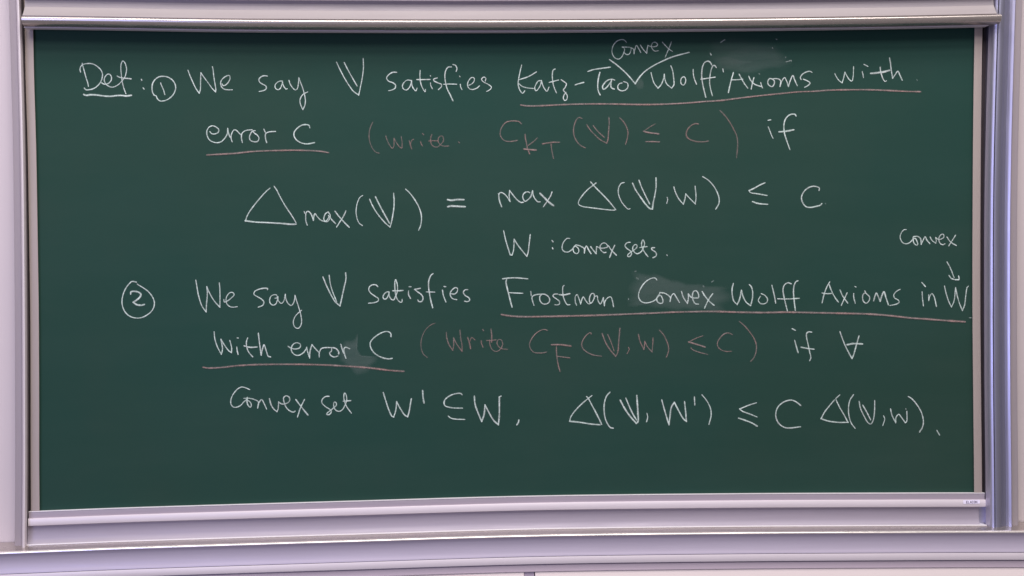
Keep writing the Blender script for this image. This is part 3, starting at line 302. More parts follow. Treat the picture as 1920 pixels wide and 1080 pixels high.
{"kind":"word","label":"small white chalk word \"Convex\" near the right edge above the arrow","col":"w","dim":1.0,"L":[["C",[[2.71,1.0,[[1503.3,117.4],[1495.2,116.8],[1486.0,107.4],[1480.2,91.7],[1482.9,78.1],[1491.5,66.7],[1504.1,63.2],[1516.7,67.6],[1528.2,78.8]]]]],["o",[[2.71,1.0,[[1528.2,78.8],[1537.4,84.3],[1546.5,69.5],[1547.6,59.3],[1541.9,58.3],[1533.9,65.1],[1530.5,77.6],[1531.7,90.0],[1539.8,91.1]]]]],["n",[[2.91,1.0,[[1531.7,90.0],[1547.8,91.0],[1559.2,81.8],[1561.4,60.3]]],[2.91,1.0,[[1561.4,60.3],[1569.5,77.2],[1576.5,89.6],[1583.3,77.0],[1594.7,63.4]]]]],["v",[[2.71,1.0,[[1596.0,88.2],[1603.9,74.6],[1617.6,64.9]]],[2.71,1.0,[[1617.6,64.9],[1620.0,74.4],[1617.8,85.7]]]]],["e",[[2.71,1.0,[[1617.8,85.7],[1629.2,78.4],[1640.7,81.0],[1648.8,86.5],[1648.8,95.6],[1644.2,99.0],[1635.0,93.5],[1629.7,81.1],[1633.7,65.2],[1644.0,58.3],[1653.2,61.6]]]]],["x",[[3.02,1.0,[[1661.4,87.1],[1670.5,73.9],[1682.0,63.6],[1696.9,55.1]]],[2.71,1.0,[[1694.8,94.0],[1684.3,78.3],[1668.1,54.0]]]]]]},
{"kind":"symbol","label":"small white arrow pointing down at the last W of the fourth line","col":"w","dim":1.0,"L":[["shaft",[[2.61,1.0,[[1660.9,-7.5],[1671.2,-25.7],[1679.1,-43.9],[1688.2,-67.8]]]]],["arrowhead",[[3.02,1.0,[[1668.7,-59.6],[1676.7,-69.9],[1690.5,-75.3],[1706.6,-75.9]]],[3.02,1.0,[[1706.6,-75.9],[1707.7,-70.3],[1705.5,-62.3]]]]]]},
{"kind":"symbol","label":"large circled number 2 at the left of the board","col":"w","dim":1.0,"L":[["circle",[[2.91,1.0,[[-1402.0,-48.6],[-1417.9,-45.9],[-1427.8,-54.0],[-1440.3,-69.9],[-1450.5,-92.1],[-1455.8,-116.9],[-1453.7,-139.2],[-1444.2,-160.5],[-1427.3,-175.6],[-1405.3,-182.1],[-1383.2,-180.4],[-1360.9,-169.0],[-1346.0,-155.5],[-1338.4,-140.7],[-1336.9,-123.3],[-1343.9,-103.4],[-1359.6,-83.3],[-1374.1,-72.0],[-1391.1,-61.1],[-1398.4,-56.1]]]]],["2",[[4.02,1.0,[[-1423.5,-92.0],[-1422.2,-85.0],[-1411.1,-82.7],[-1396.4,-85.4],[-1386.2,-92.9],[-1389.4,-104.1],[-1401.8,-115.1],[-1414.2,-123.6]]],[4.02,1.0,[[-1414.2,-123.6],[-1402.1,-132.4],[-1387.4,-135.1],[-1373.8,-132.3]]]]]]},
{"kind":"word","label":"white chalk word \"We\" in the fourth line, right of the circled 2","col":"w","dim":1.0,"L":[["W",[[2.91,1.0,[[-1182.4,-44.4],[-1179.7,-63.1],[-1173.0,-103.0],[-1161.2,-140.4],[-1146.3,-163.0]]],[2.91,1.0,[[-1146.3,-163.0],[-1144.3,-133.2],[-1140.8,-93.4],[-1142.4,-68.5]]],[2.91,1.0,[[-1142.4,-68.5],[-1133.3,-91.0],[-1116.5,-121.1],[-1095.2,-145.7]]],[2.91,1.0,[[-1095.2,-145.7],[-1094.1,-106.4],[-1094.2,-76.6],[-1095.8,-55.4]]]]],["e",[[2.61,1.0,[[-1080.0,-117.1],[-1078.4,-126.5],[-1069.7,-124.2],[-1052.3,-111.9],[-1041.7,-99.6],[-1045.8,-92.1],[-1056.9,-92.0],[-1068.2,-104.3],[-1072.1,-119.2],[-1068.6,-134.1],[-1057.7,-144.2],[-1045.4,-146.4],[-1030.5,-144.6]]]]]]},
{"kind":"word","label":"white chalk word \"say\" in the fourth line","col":"w","dim":1.0,"L":[["s",[[2.91,1.0,[[-917.6,-82.4],[-917.1,-78.7],[-933.1,-77.3],[-953.0,-82.0],[-965.5,-89.3],[-968.1,-99.3],[-955.8,-108.1],[-941.1,-117.0],[-931.9,-128.4],[-935.3,-139.5],[-952.7,-147.5]]]]],["a",[[2.61,1.0,[[-890.4,-115.2],[-881.7,-112.8],[-884.0,-104.0],[-891.4,-101.4],[-903.9,-106.3],[-910.2,-118.7],[-908.0,-133.6],[-896.9,-140.8],[-886.9,-135.2],[-881.8,-121.5],[-879.6,-109.1]]],[2.61,1.0,[[-879.6,-109.1],[-878.1,-124.0],[-867.1,-134.2],[-858.3,-126.8],[-851.8,-100.7]]]]],["y",[[2.61,1.0,[[-851.8,-100.7],[-850.7,-114.4],[-842.3,-134.5],[-830.1,-142.6],[-820.0,-129.8],[-815.9,-104.9]]],[2.61,1.0,[[-815.9,-104.9],[-811.2,-122.4],[-804.1,-144.9],[-797.0,-170.0],[-792.9,-195.0],[-793.8,-212.4],[-801.5,-226.1],[-810.2,-228.5],[-820.0,-220.8],[-823.5,-204.6],[-818.3,-187.2],[-803.2,-169.9],[-792.4,-161.3]]]]]]},
{"kind":"symbol","label":"blackboard-bold letter V in the fourth line","col":"w","dim":1.0,"L":[["V",[[3.32,1.0,[[-710.8,-37.5],[-697.6,-71.3],[-680.7,-106.5],[-666.1,-131.7],[-648.9,-146.4]]],[3.32,1.0,[[-648.9,-146.4],[-643.6,-124.4],[-633.1,-79.6],[-625.2,-44.7],[-626.1,-23.5]]],[2.71,1.0,[[-687.6,-31.5],[-685.0,-56.5],[-677.9,-86.6],[-664.7,-121.7],[-661.1,-131.7]]]]]]},
{"kind":"word","label":"white chalk word \"satisfies\" in the fourth line","col":"w","dim":1.0,"L":[["s",[[2.91,1.0,[[-506.6,-76.1],[-513.5,-69.8],[-525.9,-68.9],[-537.2,-75.8],[-540.6,-87.0],[-533.8,-99.6],[-519.0,-111.0],[-505.4,-121.2],[-506.3,-129.9],[-521.8,-136.0],[-541.8,-137.7]]]]],["a",[[3.02,1.0,[[-465.2,-96.1],[-473.9,-96.5],[-484.0,-105.2],[-487.9,-116.4],[-483.0,-123.4],[-474.3,-120.3],[-467.9,-109.1],[-465.2,-97.9]]],[3.02,1.0,[[-465.2,-97.9],[-464.2,-111.7],[-456.8,-124.3],[-448.1,-126.4],[-441.7,-114.4]]]]],["t",[[2.81,1.0,[[-441.0,-114.4],[-434.0,-94.5],[-434.2,-67.0],[-440.2,-50.6],[-443.1,-61.9],[-443.1,-81.9],[-440.4,-106.9],[-434.4,-124.5],[-422.1,-136.0],[-417.0,-133.5],[-416.4,-125.3]]],[3.02,1.0,[[-451.4,-92.3],[-434.0,-92.5],[-412.8,-91.5]]]]],["i",[[2.81,1.0,[[-392.1,-93.8],[-392.2,-107.5],[-384.9,-122.1]]],[2.91,1.0,[[-389.4,-78.0],[-382.6,-78.1]]]]],["s",[[3.22,1.0,[[-347.7,-84.3],[-369.0,-88.3]]],[3.22,1.0,[[-369.0,-88.3],[-359.1,-96.7],[-344.3,-108.1],[-338.2,-120.7],[-343.3,-133.2],[-353.4,-134.3],[-357.5,-128.5]]]]],["f",[[3.32,1.0,[[-299.6,-29.8],[-307.2,-35.9],[-314.9,-53.4],[-316.9,-73.4],[-314.2,-101.0],[-309.5,-128.6],[-302.4,-157.5]]],[2.71,1.0,[[-325.4,-97.8],[-309.2,-98.5],[-294.2,-99.2]]]]],["i",[[3.12,1.0,[[-264.6,-92.8],[-261.8,-111.6],[-252.6,-136.3]]],[2.81,1.0,[[-258.9,-78.3],[-252.6,-79.4]]]]],["e",[[2.81,1.0,[[-234.2,-105.7],[-219.2,-107.1],[-209.0,-97.2],[-208.9,-85.9],[-216.4,-83.3],[-229.0,-92.0],[-235.9,-104.4],[-233.1,-118.2],[-224.4,-125.9],[-211.9,-128.5]]]]],["s",[[2.81,1.0,[[-170.1,-91.4],[-180.2,-92.6],[-186.5,-101.3],[-180.4,-112.6],[-165.5,-122.8],[-163.1,-131.6],[-171.9,-136.6],[-182.4,-134.7]]]]]]},
{"kind":"word","label":"white chalk name \"Frostman\" in the fourth line","col":"w","dim":1.0,"L":[["F",[[3.22,1.0,[[-38.4,-52.1],[-17.8,-49.8],[12.4,-49.2],[56.3,-53.4]]],[3.42,1.0,[[-22.1,-51.8],[-25.5,-64.3],[-22.0,-84.4],[-16.0,-109.6],[-10.0,-134.8],[-3.9,-158.7]]],[3.12,1.0,[[-13.4,-104.6],[6.7,-106.1],[36.9,-107.7]]]]],["r",[[2.81,1.0,[[67.6,-101.1],[69.0,-116.9]]],[2.81,1.0,[[79.1,-153.5],[74.3,-138.4],[71.9,-123.2],[79.6,-115.8],[97.2,-112.2],[109.8,-111.6]]]]],["o",[[2.91,1.0,[[109.8,-111.6],[102.2,-119.8],[101.5,-133.7],[109.4,-146.3],[122.0,-149.5],[134.7,-144.1],[138.6,-131.6],[132.4,-120.2],[119.9,-112.5],[109.8,-111.6]]]]],["s",[[2.81,1.0,[[169.0,-111.9],[155.2,-112.9],[151.3,-119.2],[162.6,-129.4],[175.1,-139.6],[174.9,-149.7],[166.1,-153.3],[158.5,-152.0]]]]],["t",[[2.81,1.0,[[193.8,-80.0],[189.5,-84.4],[188.1,-102.0],[190.4,-122.2],[196.5,-139.9],[205.2,-152.6],[215.3,-152.7]]],[3.82,1.0,[[174.8,-114.4],[190.4,-115.9],[214.5,-111.1]]]]],["m",[[2.71,1.0,[[240.0,-155.0],[235.6,-142.9],[235.8,-122.7],[242.2,-114.8],[248.4,-127.9],[255.7,-150.7]]],[2.71,1.0,[[255.7,-150.7],[259.6,-135.6],[266.1,-124.4],[274.8,-138.3],[286.0,-150.6],[291.1,-149.9]]]]],["a",[[2.71,1.0,[[291.1,-149.9],[298.7,-144.9],[308.5,-123.6],[305.4,-112.3],[297.8,-112.2],[290.1,-125.9],[289.9,-143.5],[293.6,-147.4]]]]],["n",[[2.81,1.0,[[308.5,-123.6],[317.9,-121.2],[321.5,-138.9],[330.2,-151.6],[336.7,-141.6],[341.9,-127.8]]],[2.81,1.0,[[341.9,-127.8],[345.4,-158.1]]],[2.81,1.0,[[345.4,-158.1],[348.0,-141.8],[359.6,-128.0],[369.7,-125.6],[375.9,-139.6],[380.0,-162.3]]]]]]},
{"kind":"underline","label":"long pink underline below \"Frostman Convex Wolff Axioms in W\"","col":"p","dim":1.0,"L":[["u",[[4.02,1.1,[[-43.3,-186.7],[-14.4,-191.9],[35.9,-195.8],[111.4,-196.2],[187.1,-195.5],[288.1,-194.6],[379.2,-192.6],[454.2,-190.5],[531.3,-188.5],[606.5,-186.0],[683.8,-185.2],[759.2,-185.3],[867.3,-189.7],[963.3,-192.0],[1041.1,-191.5],[1143.6,-194.9],[1209.3,-197.1],[1287.4,-199.8],[1363.5,-203.2],[1441.8,-210.3],[1518.1,-219.8],[1586.2,-225.0],[1654.5,-231.4],[1729.0,-237.1]]]]]]},
{"kind":"word","label":"white chalk word \"Convex\" written over a rubbed patch in the fourth line","col":"w","dim":1.0,"L":[["C",[[2.91,1.0,[[545.6,-63.4],[541.4,-57.1],[530.0,-55.7],[512.2,-63.1],[493.0,-80.5],[478.8,-105.5],[475.6,-125.7],[483.5,-142.2],[498.7,-149.2],[516.4,-148.4],[536.8,-140.3],[552.2,-124.1]]]]],["o",[[3.02,1.0,[[552.2,-124.1],[558.6,-121.6],[567.3,-136.9],[567.2,-149.5],[559.6,-152.5],[548.2,-146.8],[544.5,-134.1],[554.8,-116.6],[557.4,-111.0]]]]],["n",[[3.02,1.0,[[557.4,-111.0],[575.1,-114.3],[590.3,-123.3],[596.6,-130.9],[595.2,-145.3]]],[3.02,1.0,[[595.2,-145.3],[600.4,-124.7],[609.4,-116.0],[619.4,-130.0],[630.7,-149.1]]]]],["v",[[3.22,1.0,[[639.2,-108.7],[646.1,-130.3],[661.2,-153.7]]],[3.22,1.0,[[661.2,-153.7],[665.2,-135.6],[665.3,-117.9]]]]],["e",[[3.22,1.0,[[665.3,-117.9],[676.7,-130.7],[691.9,-133.4],[703.4,-132.3],[703.5,-118.4],[695.9,-106.9],[685.8,-108.0],[680.5,-123.1],[682.9,-140.9],[691.7,-154.9],[703.1,-156.8]]]]],["x",[[3.32,1.0,[[718.3,-109.7],[730.1,-128.8],[745.2,-146.7],[762.4,-161.6]]],[3.22,1.0,[[758.2,-117.8],[742.8,-139.1],[726.7,-172.2]]]]]]},
{"kind":"mark","label":"tiny chalk specks around the rubbed patch of the fourth line","col":"w","dim":0.45,"L":[["remnant",[[2.21,1.0,[[754.8,-73.5],[761.2,-69.0]]]]],["remnant",[[3.52,0.5,[[463.8,-30.2],[467.4,-29.3]]]]],["remnant",[[3.52,0.5,[[722.8,-88.3],[724.8,-90.3]]]]],["remnant",[[2.61,1.0,[[437.5,-132.8],[437.5,-135.8]]]]],["remnant",[[4.02,0.4,[[469.1,-55.0],[474.7,-58.8]]]]]]},
{"kind":"word","label":"white chalk name \"Wolff\" in the fourth line","col":"w","dim":1.0,"L":[["W",[[3.12,1.0,[[837.5,-80.8],[832.8,-99.7],[833.3,-125.0],[839.5,-147.9],[851.7,-160.2]]],[3.12,1.0,[[851.7,-160.2],[860.0,-143.0],[868.5,-106.4]]],[3.12,1.0,[[868.5,-106.4],[872.9,-125.5],[885.5,-151.0],[903.2,-165.1]]],[3.12,1.0,[[903.2,-165.1],[909.8,-138.6],[910.8,-110.8],[905.1,-91.7],[898.7,-85.3]]]]],["o",[[2.91,1.0,[[944.4,-120.0],[957.2,-126.5],[967.3,-139.3],[965.9,-152.0],[954.4,-158.9],[940.3,-156.7],[932.7,-145.2],[940.5,-130.1]]]]],["l",[[2.91,1.0,[[985.1,-88.9],[990.5,-111.7],[995.5,-134.6],[999.1,-156.2]]]]],["f",[[3.02,1.0,[[1059.8,-84.2],[1047.0,-80.0],[1034.2,-86.9],[1027.7,-104.6],[1030.1,-127.4],[1036.2,-155.4],[1043.7,-186.4]]]]],["f",[[3.22,1.0,[[1085.0,-72.8],[1077.8,-76.0],[1070.0,-92.4],[1067.8,-115.2],[1069.6,-143.1],[1074.4,-185.0]]]]],["crossbar",[[3.02,1.0,[[1006.9,-140.3],[1041.5,-141.5],[1090.1,-139.5]]]]]]},
{"kind":"word","label":"white chalk word \"Axioms\" in the fourth line","col":"w","dim":1.0,"L":[["A",[[2.91,1.0,[[1207.2,-78.8],[1195.6,-99.0],[1185.1,-126.8],[1177.7,-157.1]]],[3.02,1.0,[[1205.4,-90.2],[1216.0,-117.0],[1228.6,-140.0],[1240.1,-155.4]]],[2.81,1.0,[[1177.4,-120.3],[1195.4,-123.1],[1213.4,-122.5]]]]],["x",[[3.02,1.0,[[1246.8,-109.7],[1256.9,-132.7],[1276.0,-159.6]]],[3.22,1.0,[[1273.7,-121.5],[1264.6,-140.4],[1251.6,-167.7]]]]],["i",[[3.02,1.0,[[1299.4,-124.3],[1299.3,-135.8],[1305.1,-160.7]]],[2.61,1.0,[[1304.0,-97.2],[1308.3,-99.0]]]]],["o",[[2.81,1.0,[[1342.4,-114.7],[1347.0,-123.7],[1359.8,-136.5],[1359.7,-149.2],[1348.0,-161.3],[1337.8,-155.3],[1333.5,-141.3],[1336.7,-126.1],[1344.4,-122.3]]]]],["m",[[3.52,1.0,[[1376.4,-152.0],[1381.7,-134.2],[1386.9,-122.9],[1392.0,-131.8],[1401.4,-154.8]]],[3.52,1.0,[[1401.4,-154.8],[1408.7,-132.0],[1416.5,-118.9],[1424.1,-142.4],[1433.0,-167.9]]]]],["s",[[2.71,1.0,[[1478.4,-110.0],[1461.6,-120.0],[1453.8,-132.6],[1457.6,-142.8],[1470.5,-150.6],[1475.1,-158.3],[1465.2,-165.8],[1439.4,-171.3]]]]]]},
{"kind":"word","label":"white chalk word \"in\" near the right edge of the fourth line","col":"w","dim":1.0,"L":[["i",[[2.81,1.0,[[1563.8,-120.6],[1564.9,-142.1],[1568.6,-173.9]]],[3.32,1.0,[[1563.3,-85.1],[1576.6,-100.4]]]]],["n",[[2.81,1.0,[[1589.5,-132.3],[1589.4,-153.8]]],[2.81,1.0,[[1589.4,-153.8],[1593.6,-138.0],[1601.7,-127.9],[1609.7,-138.2],[1619.1,-177.2]]]]]]},
{"kind":"symbol","label":"white capital W touching the right edge below the arrow","col":"w","dim":1.0,"L":[["W",[[2.91,1.0,[[1650.8,-100.2],[1656.8,-127.4],[1667.0,-159.3],[1677.3,-179.8]]],[2.91,1.0,[[1677.3,-179.8],[1686.6,-159.5],[1693.8,-106.3]]],[2.91,1.0,[[1693.8,-106.3],[1699.4,-134.7],[1708.4,-166.6],[1719.8,-193.9]]],[2.91,1.0,[[1719.8,-193.9],[1727.9,-173.6],[1733.9,-130.6],[1738.6,-105.7],[1743.7,-101.3]]]]],["remnant",[[2.41,0.55,[[1747.3,-221.9],[1754.6,-222.5]]]]]]},
{"kind":"word","label":"white chalk word \"with\" in the fifth line","col":"w","dim":1.0,"L":[["w",[[2.81,1.0,[[-1117.6,-238.1],[-1115.7,-263.0],[-1106.8,-293.0],[-1092.4,-321.9]]],[2.81,1.0,[[-1092.4,-321.9],[-1087.7,-303.3],[-1092.8,-265.8]]],[2.81,1.0,[[-1092.8,-265.8],[-1079.6,-288.4],[-1065.0,-308.6],[-1054.8,-316.2]]],[2.81,1.0,[[-1054.8,-316.2],[-1053.8,-298.7],[-1060.0,-270.7]]]]],["i",[[2.81,1.0,[[-1034.7,-295.3],[-1033.0,-311.5],[-1030.2,-323.5]]],[2.81,1.0,[[-1033.0,-261.1],[-1028.8,-261.7]]]]],["t",[[3.02,1.0,[[-993.9,-262.2],[-998.3,-274.6],[-998.1,-294.5],[-991.0,-314.6],[-976.4,-332.7]]],[3.32,1.0,[[-1007.2,-291.4],[-985.8,-297.2],[-959.8,-296.3]]]]],["h",[[3.12,1.0,[[-954.1,-245.3],[-950.9,-277.7],[-947.6,-305.2],[-944.7,-327.2]]],[3.12,1.0,[[-944.7,-327.2],[-940.1,-305.3],[-933.7,-288.4],[-926.6,-308.0],[-918.2,-331.8],[-910.1,-334.4]]]]]]},
{"kind":"word","label":"white chalk word \"error\" in the fifth line","col":"w","dim":1.0,"L":[["e",[[2.91,1.0,[[-844.1,-295.4],[-832.3,-303.1],[-815.0,-305.8],[-800.0,-299.8],[-798.6,-288.6],[-809.7,-282.7],[-822.2,-285.7],[-831.8,-299.3],[-831.2,-314.3],[-820.3,-327.0],[-805.4,-329.7],[-787.9,-319.9],[-779.1,-308.8],[-775.2,-300.1]]]]],["r",[[3.02,1.0,[[-775.2,-300.1],[-771.7,-317.7],[-764.6,-340.3]]],[3.02,1.0,[[-764.6,-340.3],[-763.0,-315.3],[-755.2,-290.4]]],[3.02,1.0,[[-755.2,-290.4],[-743.0,-305.6],[-728.8,-320.8]]]]],["r",[[3.02,1.0,[[-728.8,-320.8],[-729.0,-337.0]]],[2.81,1.0,[[-728.8,-320.8],[-720.6,-305.9],[-705.7,-302.3],[-682.1,-302.7]]]]],["o",[[2.81,1.0,[[-682.1,-306.4],[-683.5,-316.4],[-689.8,-321.3],[-686.2,-331.4],[-673.8,-337.8],[-658.9,-334.3]]],[4.22,1.0,[[-677.1,-302.7],[-666.0,-306.6],[-656.2,-319.3],[-656.3,-325.5]]]]],["r",[[2.81,1.0,[[-647.6,-290.6],[-643.6,-307.0],[-637.6,-324.6]]],[3.12,1.0,[[-629.6,-342.7],[-635.1,-324.6],[-636.1,-307.1],[-629.8,-302.1],[-615.0,-307.9]]]]]]},
{"kind":"symbol","label":"white capital C underlined in pink in the fifth line","col":"w","dim":1.0,"L":[["C",[[3.22,1.0,[[-459.9,-264.4],[-461.0,-251.9],[-470.9,-245.5],[-485.8,-246.0],[-505.9,-255.0],[-526.0,-269.8],[-537.5,-285.9],[-536.4,-303.4],[-526.7,-321.1],[-509.4,-335.1],[-487.1,-344.7],[-467.2,-347.8],[-456.7,-345.9]]]]]]},
{"kind":"underline","label":"pink underline below \"with error C\" in the fifth line","col":"p","dim":1.0,"L":[["u",[[3.92,1.0,[[-1160.2,-369.4],[-1145.1,-372.2],[-1112.9,-372.1],[-1083.3,-370.1],[-1033.8,-365.1],[-960.5,-362.3],[-885.2,-362.2],[-811.8,-363.3],[-766.2,-364.7],[-692.7,-368.2],[-617.1,-373.7],[-567.3,-378.0],[-517.5,-383.8],[-467.7,-390.9],[-413.8,-395.3]]]]]]},
{"kind":"word","label":"faint pink chalk words \"( write\" in the fifth line","col":"p","dim":0.72,"L":[["parenthesis",[[2.31,0.9,[[-294.3,-216.0],[-310.7,-222.6],[-328.4,-238.6],[-341.2,-261.0],[-347.7,-286.0],[-346.8,-311.1],[-339.5,-331.3],[-325.2,-344.8]]]]],["w",[[2.91,1.0,[[-252.2,-250.9],[-251.2,-269.8],[-242.7,-297.5],[-229.2,-319.0]]],[2.91,1.0,[[-229.2,-319.0],[-225.2,-300.2],[-224.9,-272.6]]],[2.91,1.0,[[-224.9,-272.6],[-213.9,-295.4],[-194.2,-323.3]]],[2.91,1.0,[[-194.2,-323.3],[-193.9,-300.7],[-198.1,-275.5],[-200.7,-244.1]]]]],["r",[[3.02,1.0,[[-172.2,-271.3],[-166.2,-291.0],[-161.9,-313.7]]],[2.61,1.0,[[-163.6,-286.0],[-157.2,-272.3],[-144.7,-281.3]]]]],["i",[[3.02,1.0,[[-121.4,-284.6],[-119.8,-296.7],[-114.9,-308.8]]],[2.61,1.0,[[-114.7,-242.2],[-111.7,-247.0]]]]],["t",[[3.42,1.3,[[-84.0,-241.9],[-81.8,-262.0],[-82.1,-289.7]]],[2.61,1.0,[[-89.5,-282.0],[-88.5,-299.6],[-81.1,-317.3],[-68.7,-325.5],[-56.1,-322.7],[-44.6,-311.5]]],[2.61,1.0,[[-100.8,-283.9],[-83.3,-283.4],[-65.7,-281.8]]]]],["e",[[2.61,1.0,[[-44.6,-311.5],[-40.7,-295.3],[-46.8,-282.1],[-56.9,-282.0],[-62.0,-292.4],[-57.1,-306.3],[-44.7,-315.3],[-23.3,-318.1]]]]]]},
{"kind":"formula","label":"faint pink chalk \"C\" with subscript \"F\" in the fifth line","col":"p","dim":0.8,"L":[["C",[[2.91,1.0,[[128.5,-248.5],[118.5,-245.1],[103.3,-248.2],[83.0,-261.7],[67.7,-281.6],[60.4,-301.7],[64.8,-318.1],[77.2,-330.9],[94.8,-333.6],[112.5,-333.1],[124.6,-330.3]]]]],["F",[[4.22,1.2,[[144.3,-303.3],[175.9,-303.3],[216.2,-308.9]]],[2.91,1.0,[[161.9,-311.9],[162.9,-340.9],[167.5,-376.2],[174.8,-404.6]]],[2.91,1.0,[[165.3,-347.2],[185.5,-350.0],[212.0,-353.7]]]]]]},
{"kind":"formula","label":"faint pink chalk \"(V,W)\" in the fifth line","col":"p","dim":0.76,"L":[["parenthesis",[[2.81,1.0,[[294.5,-264.6],[292.0,-259.5],[279.8,-265.6],[264.5,-284.3],[257.9,-304.4],[262.8,-319.6],[279.1,-333.7],[301.8,-344.1],[332.1,-349.1]]]]],["V",[[3.42,1.0,[[336.2,-263.9],[347.8,-295.6],[365.2,-324.8],[386.5,-350.4]]],[3.42,1.0,[[386.5,-350.4],[394.2,-336.6],[398.4,-298.8],[403.5,-244.6]]],[2.91,1.0,[[356.9,-267.4],[368.1,-293.3],[380.4,-328.8]]]]],["comma",[[2.21,1.0,[[435.5,-317.0],[438.2,-324.6],[429.7,-341.6]]]]],["W",[[2.81,1.0,[[473.5,-268.2],[479.6,-294.8],[494.0,-325.9]]],[2.81,1.0,[[494.0,-325.9],[495.9,-312.8],[497.8,-295.1]]],[2.81,1.0,[[497.8,-295.1],[507.3,-315.4],[524.9,-335.9]]],[2.81,1.0,[[524.9,-335.9],[527.6,-313.2],[529.2,-282.9]]]]],["parenthesis",[[2.81,1.0,[[553.6,-253.4],[567.4,-268.3],[578.6,-288.6],[586.1,-309.0],[588.5,-326.7],[584.5,-344.3],[579.3,-356.9]]]]]]},
{"kind":"formula","label":"faint pink chalk less-or-equal sign and \"C)\" in the fifth line","col":"p","dim":0.76,"L":[["less_or_equal",[[2.41,1.0,[[719.2,-277.4],[695.7,-285.2],[665.0,-299.9]]],[3.82,1.45,[[665.0,-299.9],[695.5,-309.2],[727.2,-319.8]]],[2.41,1.1,[[673.7,-322.8],[680.0,-329.2],[705.4,-339.7],[737.2,-348.3]]]]],["C",[[2.81,1.0,[[832.1,-273.8],[818.2,-267.8],[802.8,-270.2],[784.8,-286.4],[774.5,-306.5],[778.2,-321.7],[792.1,-333.3],[809.9,-337.9],[827.8,-337.6]]]]],["parenthesis",[[2.81,1.0,[[859.3,-224.1],[879.6,-242.1],[899.9,-266.4],[916.3,-292.0],[923.8,-316.2],[922.3,-341.5],[913.2,-364.2],[901.6,-376.7]]]]]]},
{"kind":"word","label":"white chalk word \"if\" at the end of the fifth line","col":"w","dim":1.0,"L":[["i",[[3.02,1.0,[[1071.0,-299.2],[1076.0,-318.3],[1084.0,-346.3]]],[3.62,1.0,[[1062.4,-255.1],[1073.9,-261.1]]]]],["f",[[3.02,1.0,[[1136.6,-268.8],[1125.1,-267.6],[1117.4,-273.1],[1116.8,-288.4],[1122.2,-313.8],[1128.4,-344.4],[1132.6,-367.3],[1128.2,-377.4]]],[3.52,1.0,[[1095.2,-325.6],[1117.0,-330.3],[1144.7,-334.0]]]]]]},
{"kind":"symbol","label":"white for-all sign ending the fifth line","col":"w","dim":1.0,"L":[["for_all",[[3.22,1.0,[[1245.8,-269.3],[1255.9,-297.9],[1271.0,-333.7],[1291.4,-371.6]]],[3.22,1.0,[[1291.4,-371.6],[1297.9,-357.0],[1309.7,-316.4],[1318.9,-286.0]]],[4.22,1.0,[[1273.2,-319.0],[1294.3,-314.9],[1331.6,-316.7]]]]]]},
{"kind":"word","label":"white chalk word \"Convex\" starting the last line","col":"w","dim":1.0,"L":[["C",[[2.71,1.0,[[-989.3,-455.6],[-1002.8,-449.2],[-1018.9,-445.2],[-1033.8,-452.4],[-1050.2,-470.9],[-1059.1,-490.7],[-1059.4,-508.2],[-1050.9,-519.6],[-1038.5,-520.5],[-1023.6,-513.8],[-1011.0,-500.2],[-1001.0,-492.9]]]]],["o",[[2.81,1.0,[[-1001.0,-492.9],[-988.8,-501.8],[-984.0,-513.1],[-987.8,-521.8],[-995.2,-515.5],[-999.9,-501.7],[-998.4,-484.2]]]]],["n",[[2.91,1.0,[[-1010.8,-487.7],[-991.0,-488.1],[-971.3,-493.4],[-957.8,-502.3],[-960.6,-524.8]]],[2.91,1.0,[[-960.6,-524.8],[-956.7,-507.3],[-945.3,-493.8],[-936.8,-507.6],[-927.7,-529.0]]]]],["v",[[2.91,1.0,[[-916.3,-490.5],[-909.7,-515.6],[-900.0,-530.7],[-889.0,-539.7]]],[2.91,1.0,[[-889.0,-539.7],[-884.6,-528.5],[-882.3,-503.5]]]]],["e",[[3.12,1.0,[[-882.3,-503.5],[-870.0,-511.2],[-852.6,-509.0],[-841.3,-499.1],[-843.6,-485.4],[-854.7,-480.9],[-863.4,-487.5],[-862.4,-503.8],[-852.8,-526.5],[-838.1,-539.2],[-827.0,-542.4],[-822.0,-539.0]]]]],["x",[[3.32,1.0,[[-818.1,-495.8],[-800.6,-519.8],[-774.2,-554.0]]],[3.02,1.0,[[-785.9,-495.5],[-800.7,-524.8],[-813.1,-560.9]]]]]]},
{"kind":"word","label":"white chalk word \"set\" in the last line","col":"w","dim":1.0,"L":[["s",[[2.81,1.0,[[-694.5,-485.2],[-708.2,-486.2],[-720.8,-498.5],[-720.9,-509.8],[-706.2,-525.0],[-689.0,-536.6],[-686.6,-544.1],[-695.4,-554.0],[-704.6,-552.6],[-699.0,-545.2],[-684.0,-534.2],[-676.4,-526.8]]]]],["e",[[2.81,1.0,[[-676.4,-526.8],[-667.6,-519.4],[-668.7,-509.4],[-674.9,-507.3],[-677.5,-514.2],[-676.4,-526.8],[-669.1,-538.2],[-656.7,-542.1],[-644.1,-534.8],[-635.2,-519.9]]]]],["t",[[2.81,1.0,[[-635.2,-519.9],[-628.7,-500.0],[-630.9,-479.9],[-635.8,-473.5],[-639.2,-484.8],[-637.5,-502.3],[-629.1,-525.0],[-611.9,-549.1]]],[3.02,1.0,[[-641.2,-504.3],[-628.8,-503.7],[-613.8,-502.7]]]]]]},
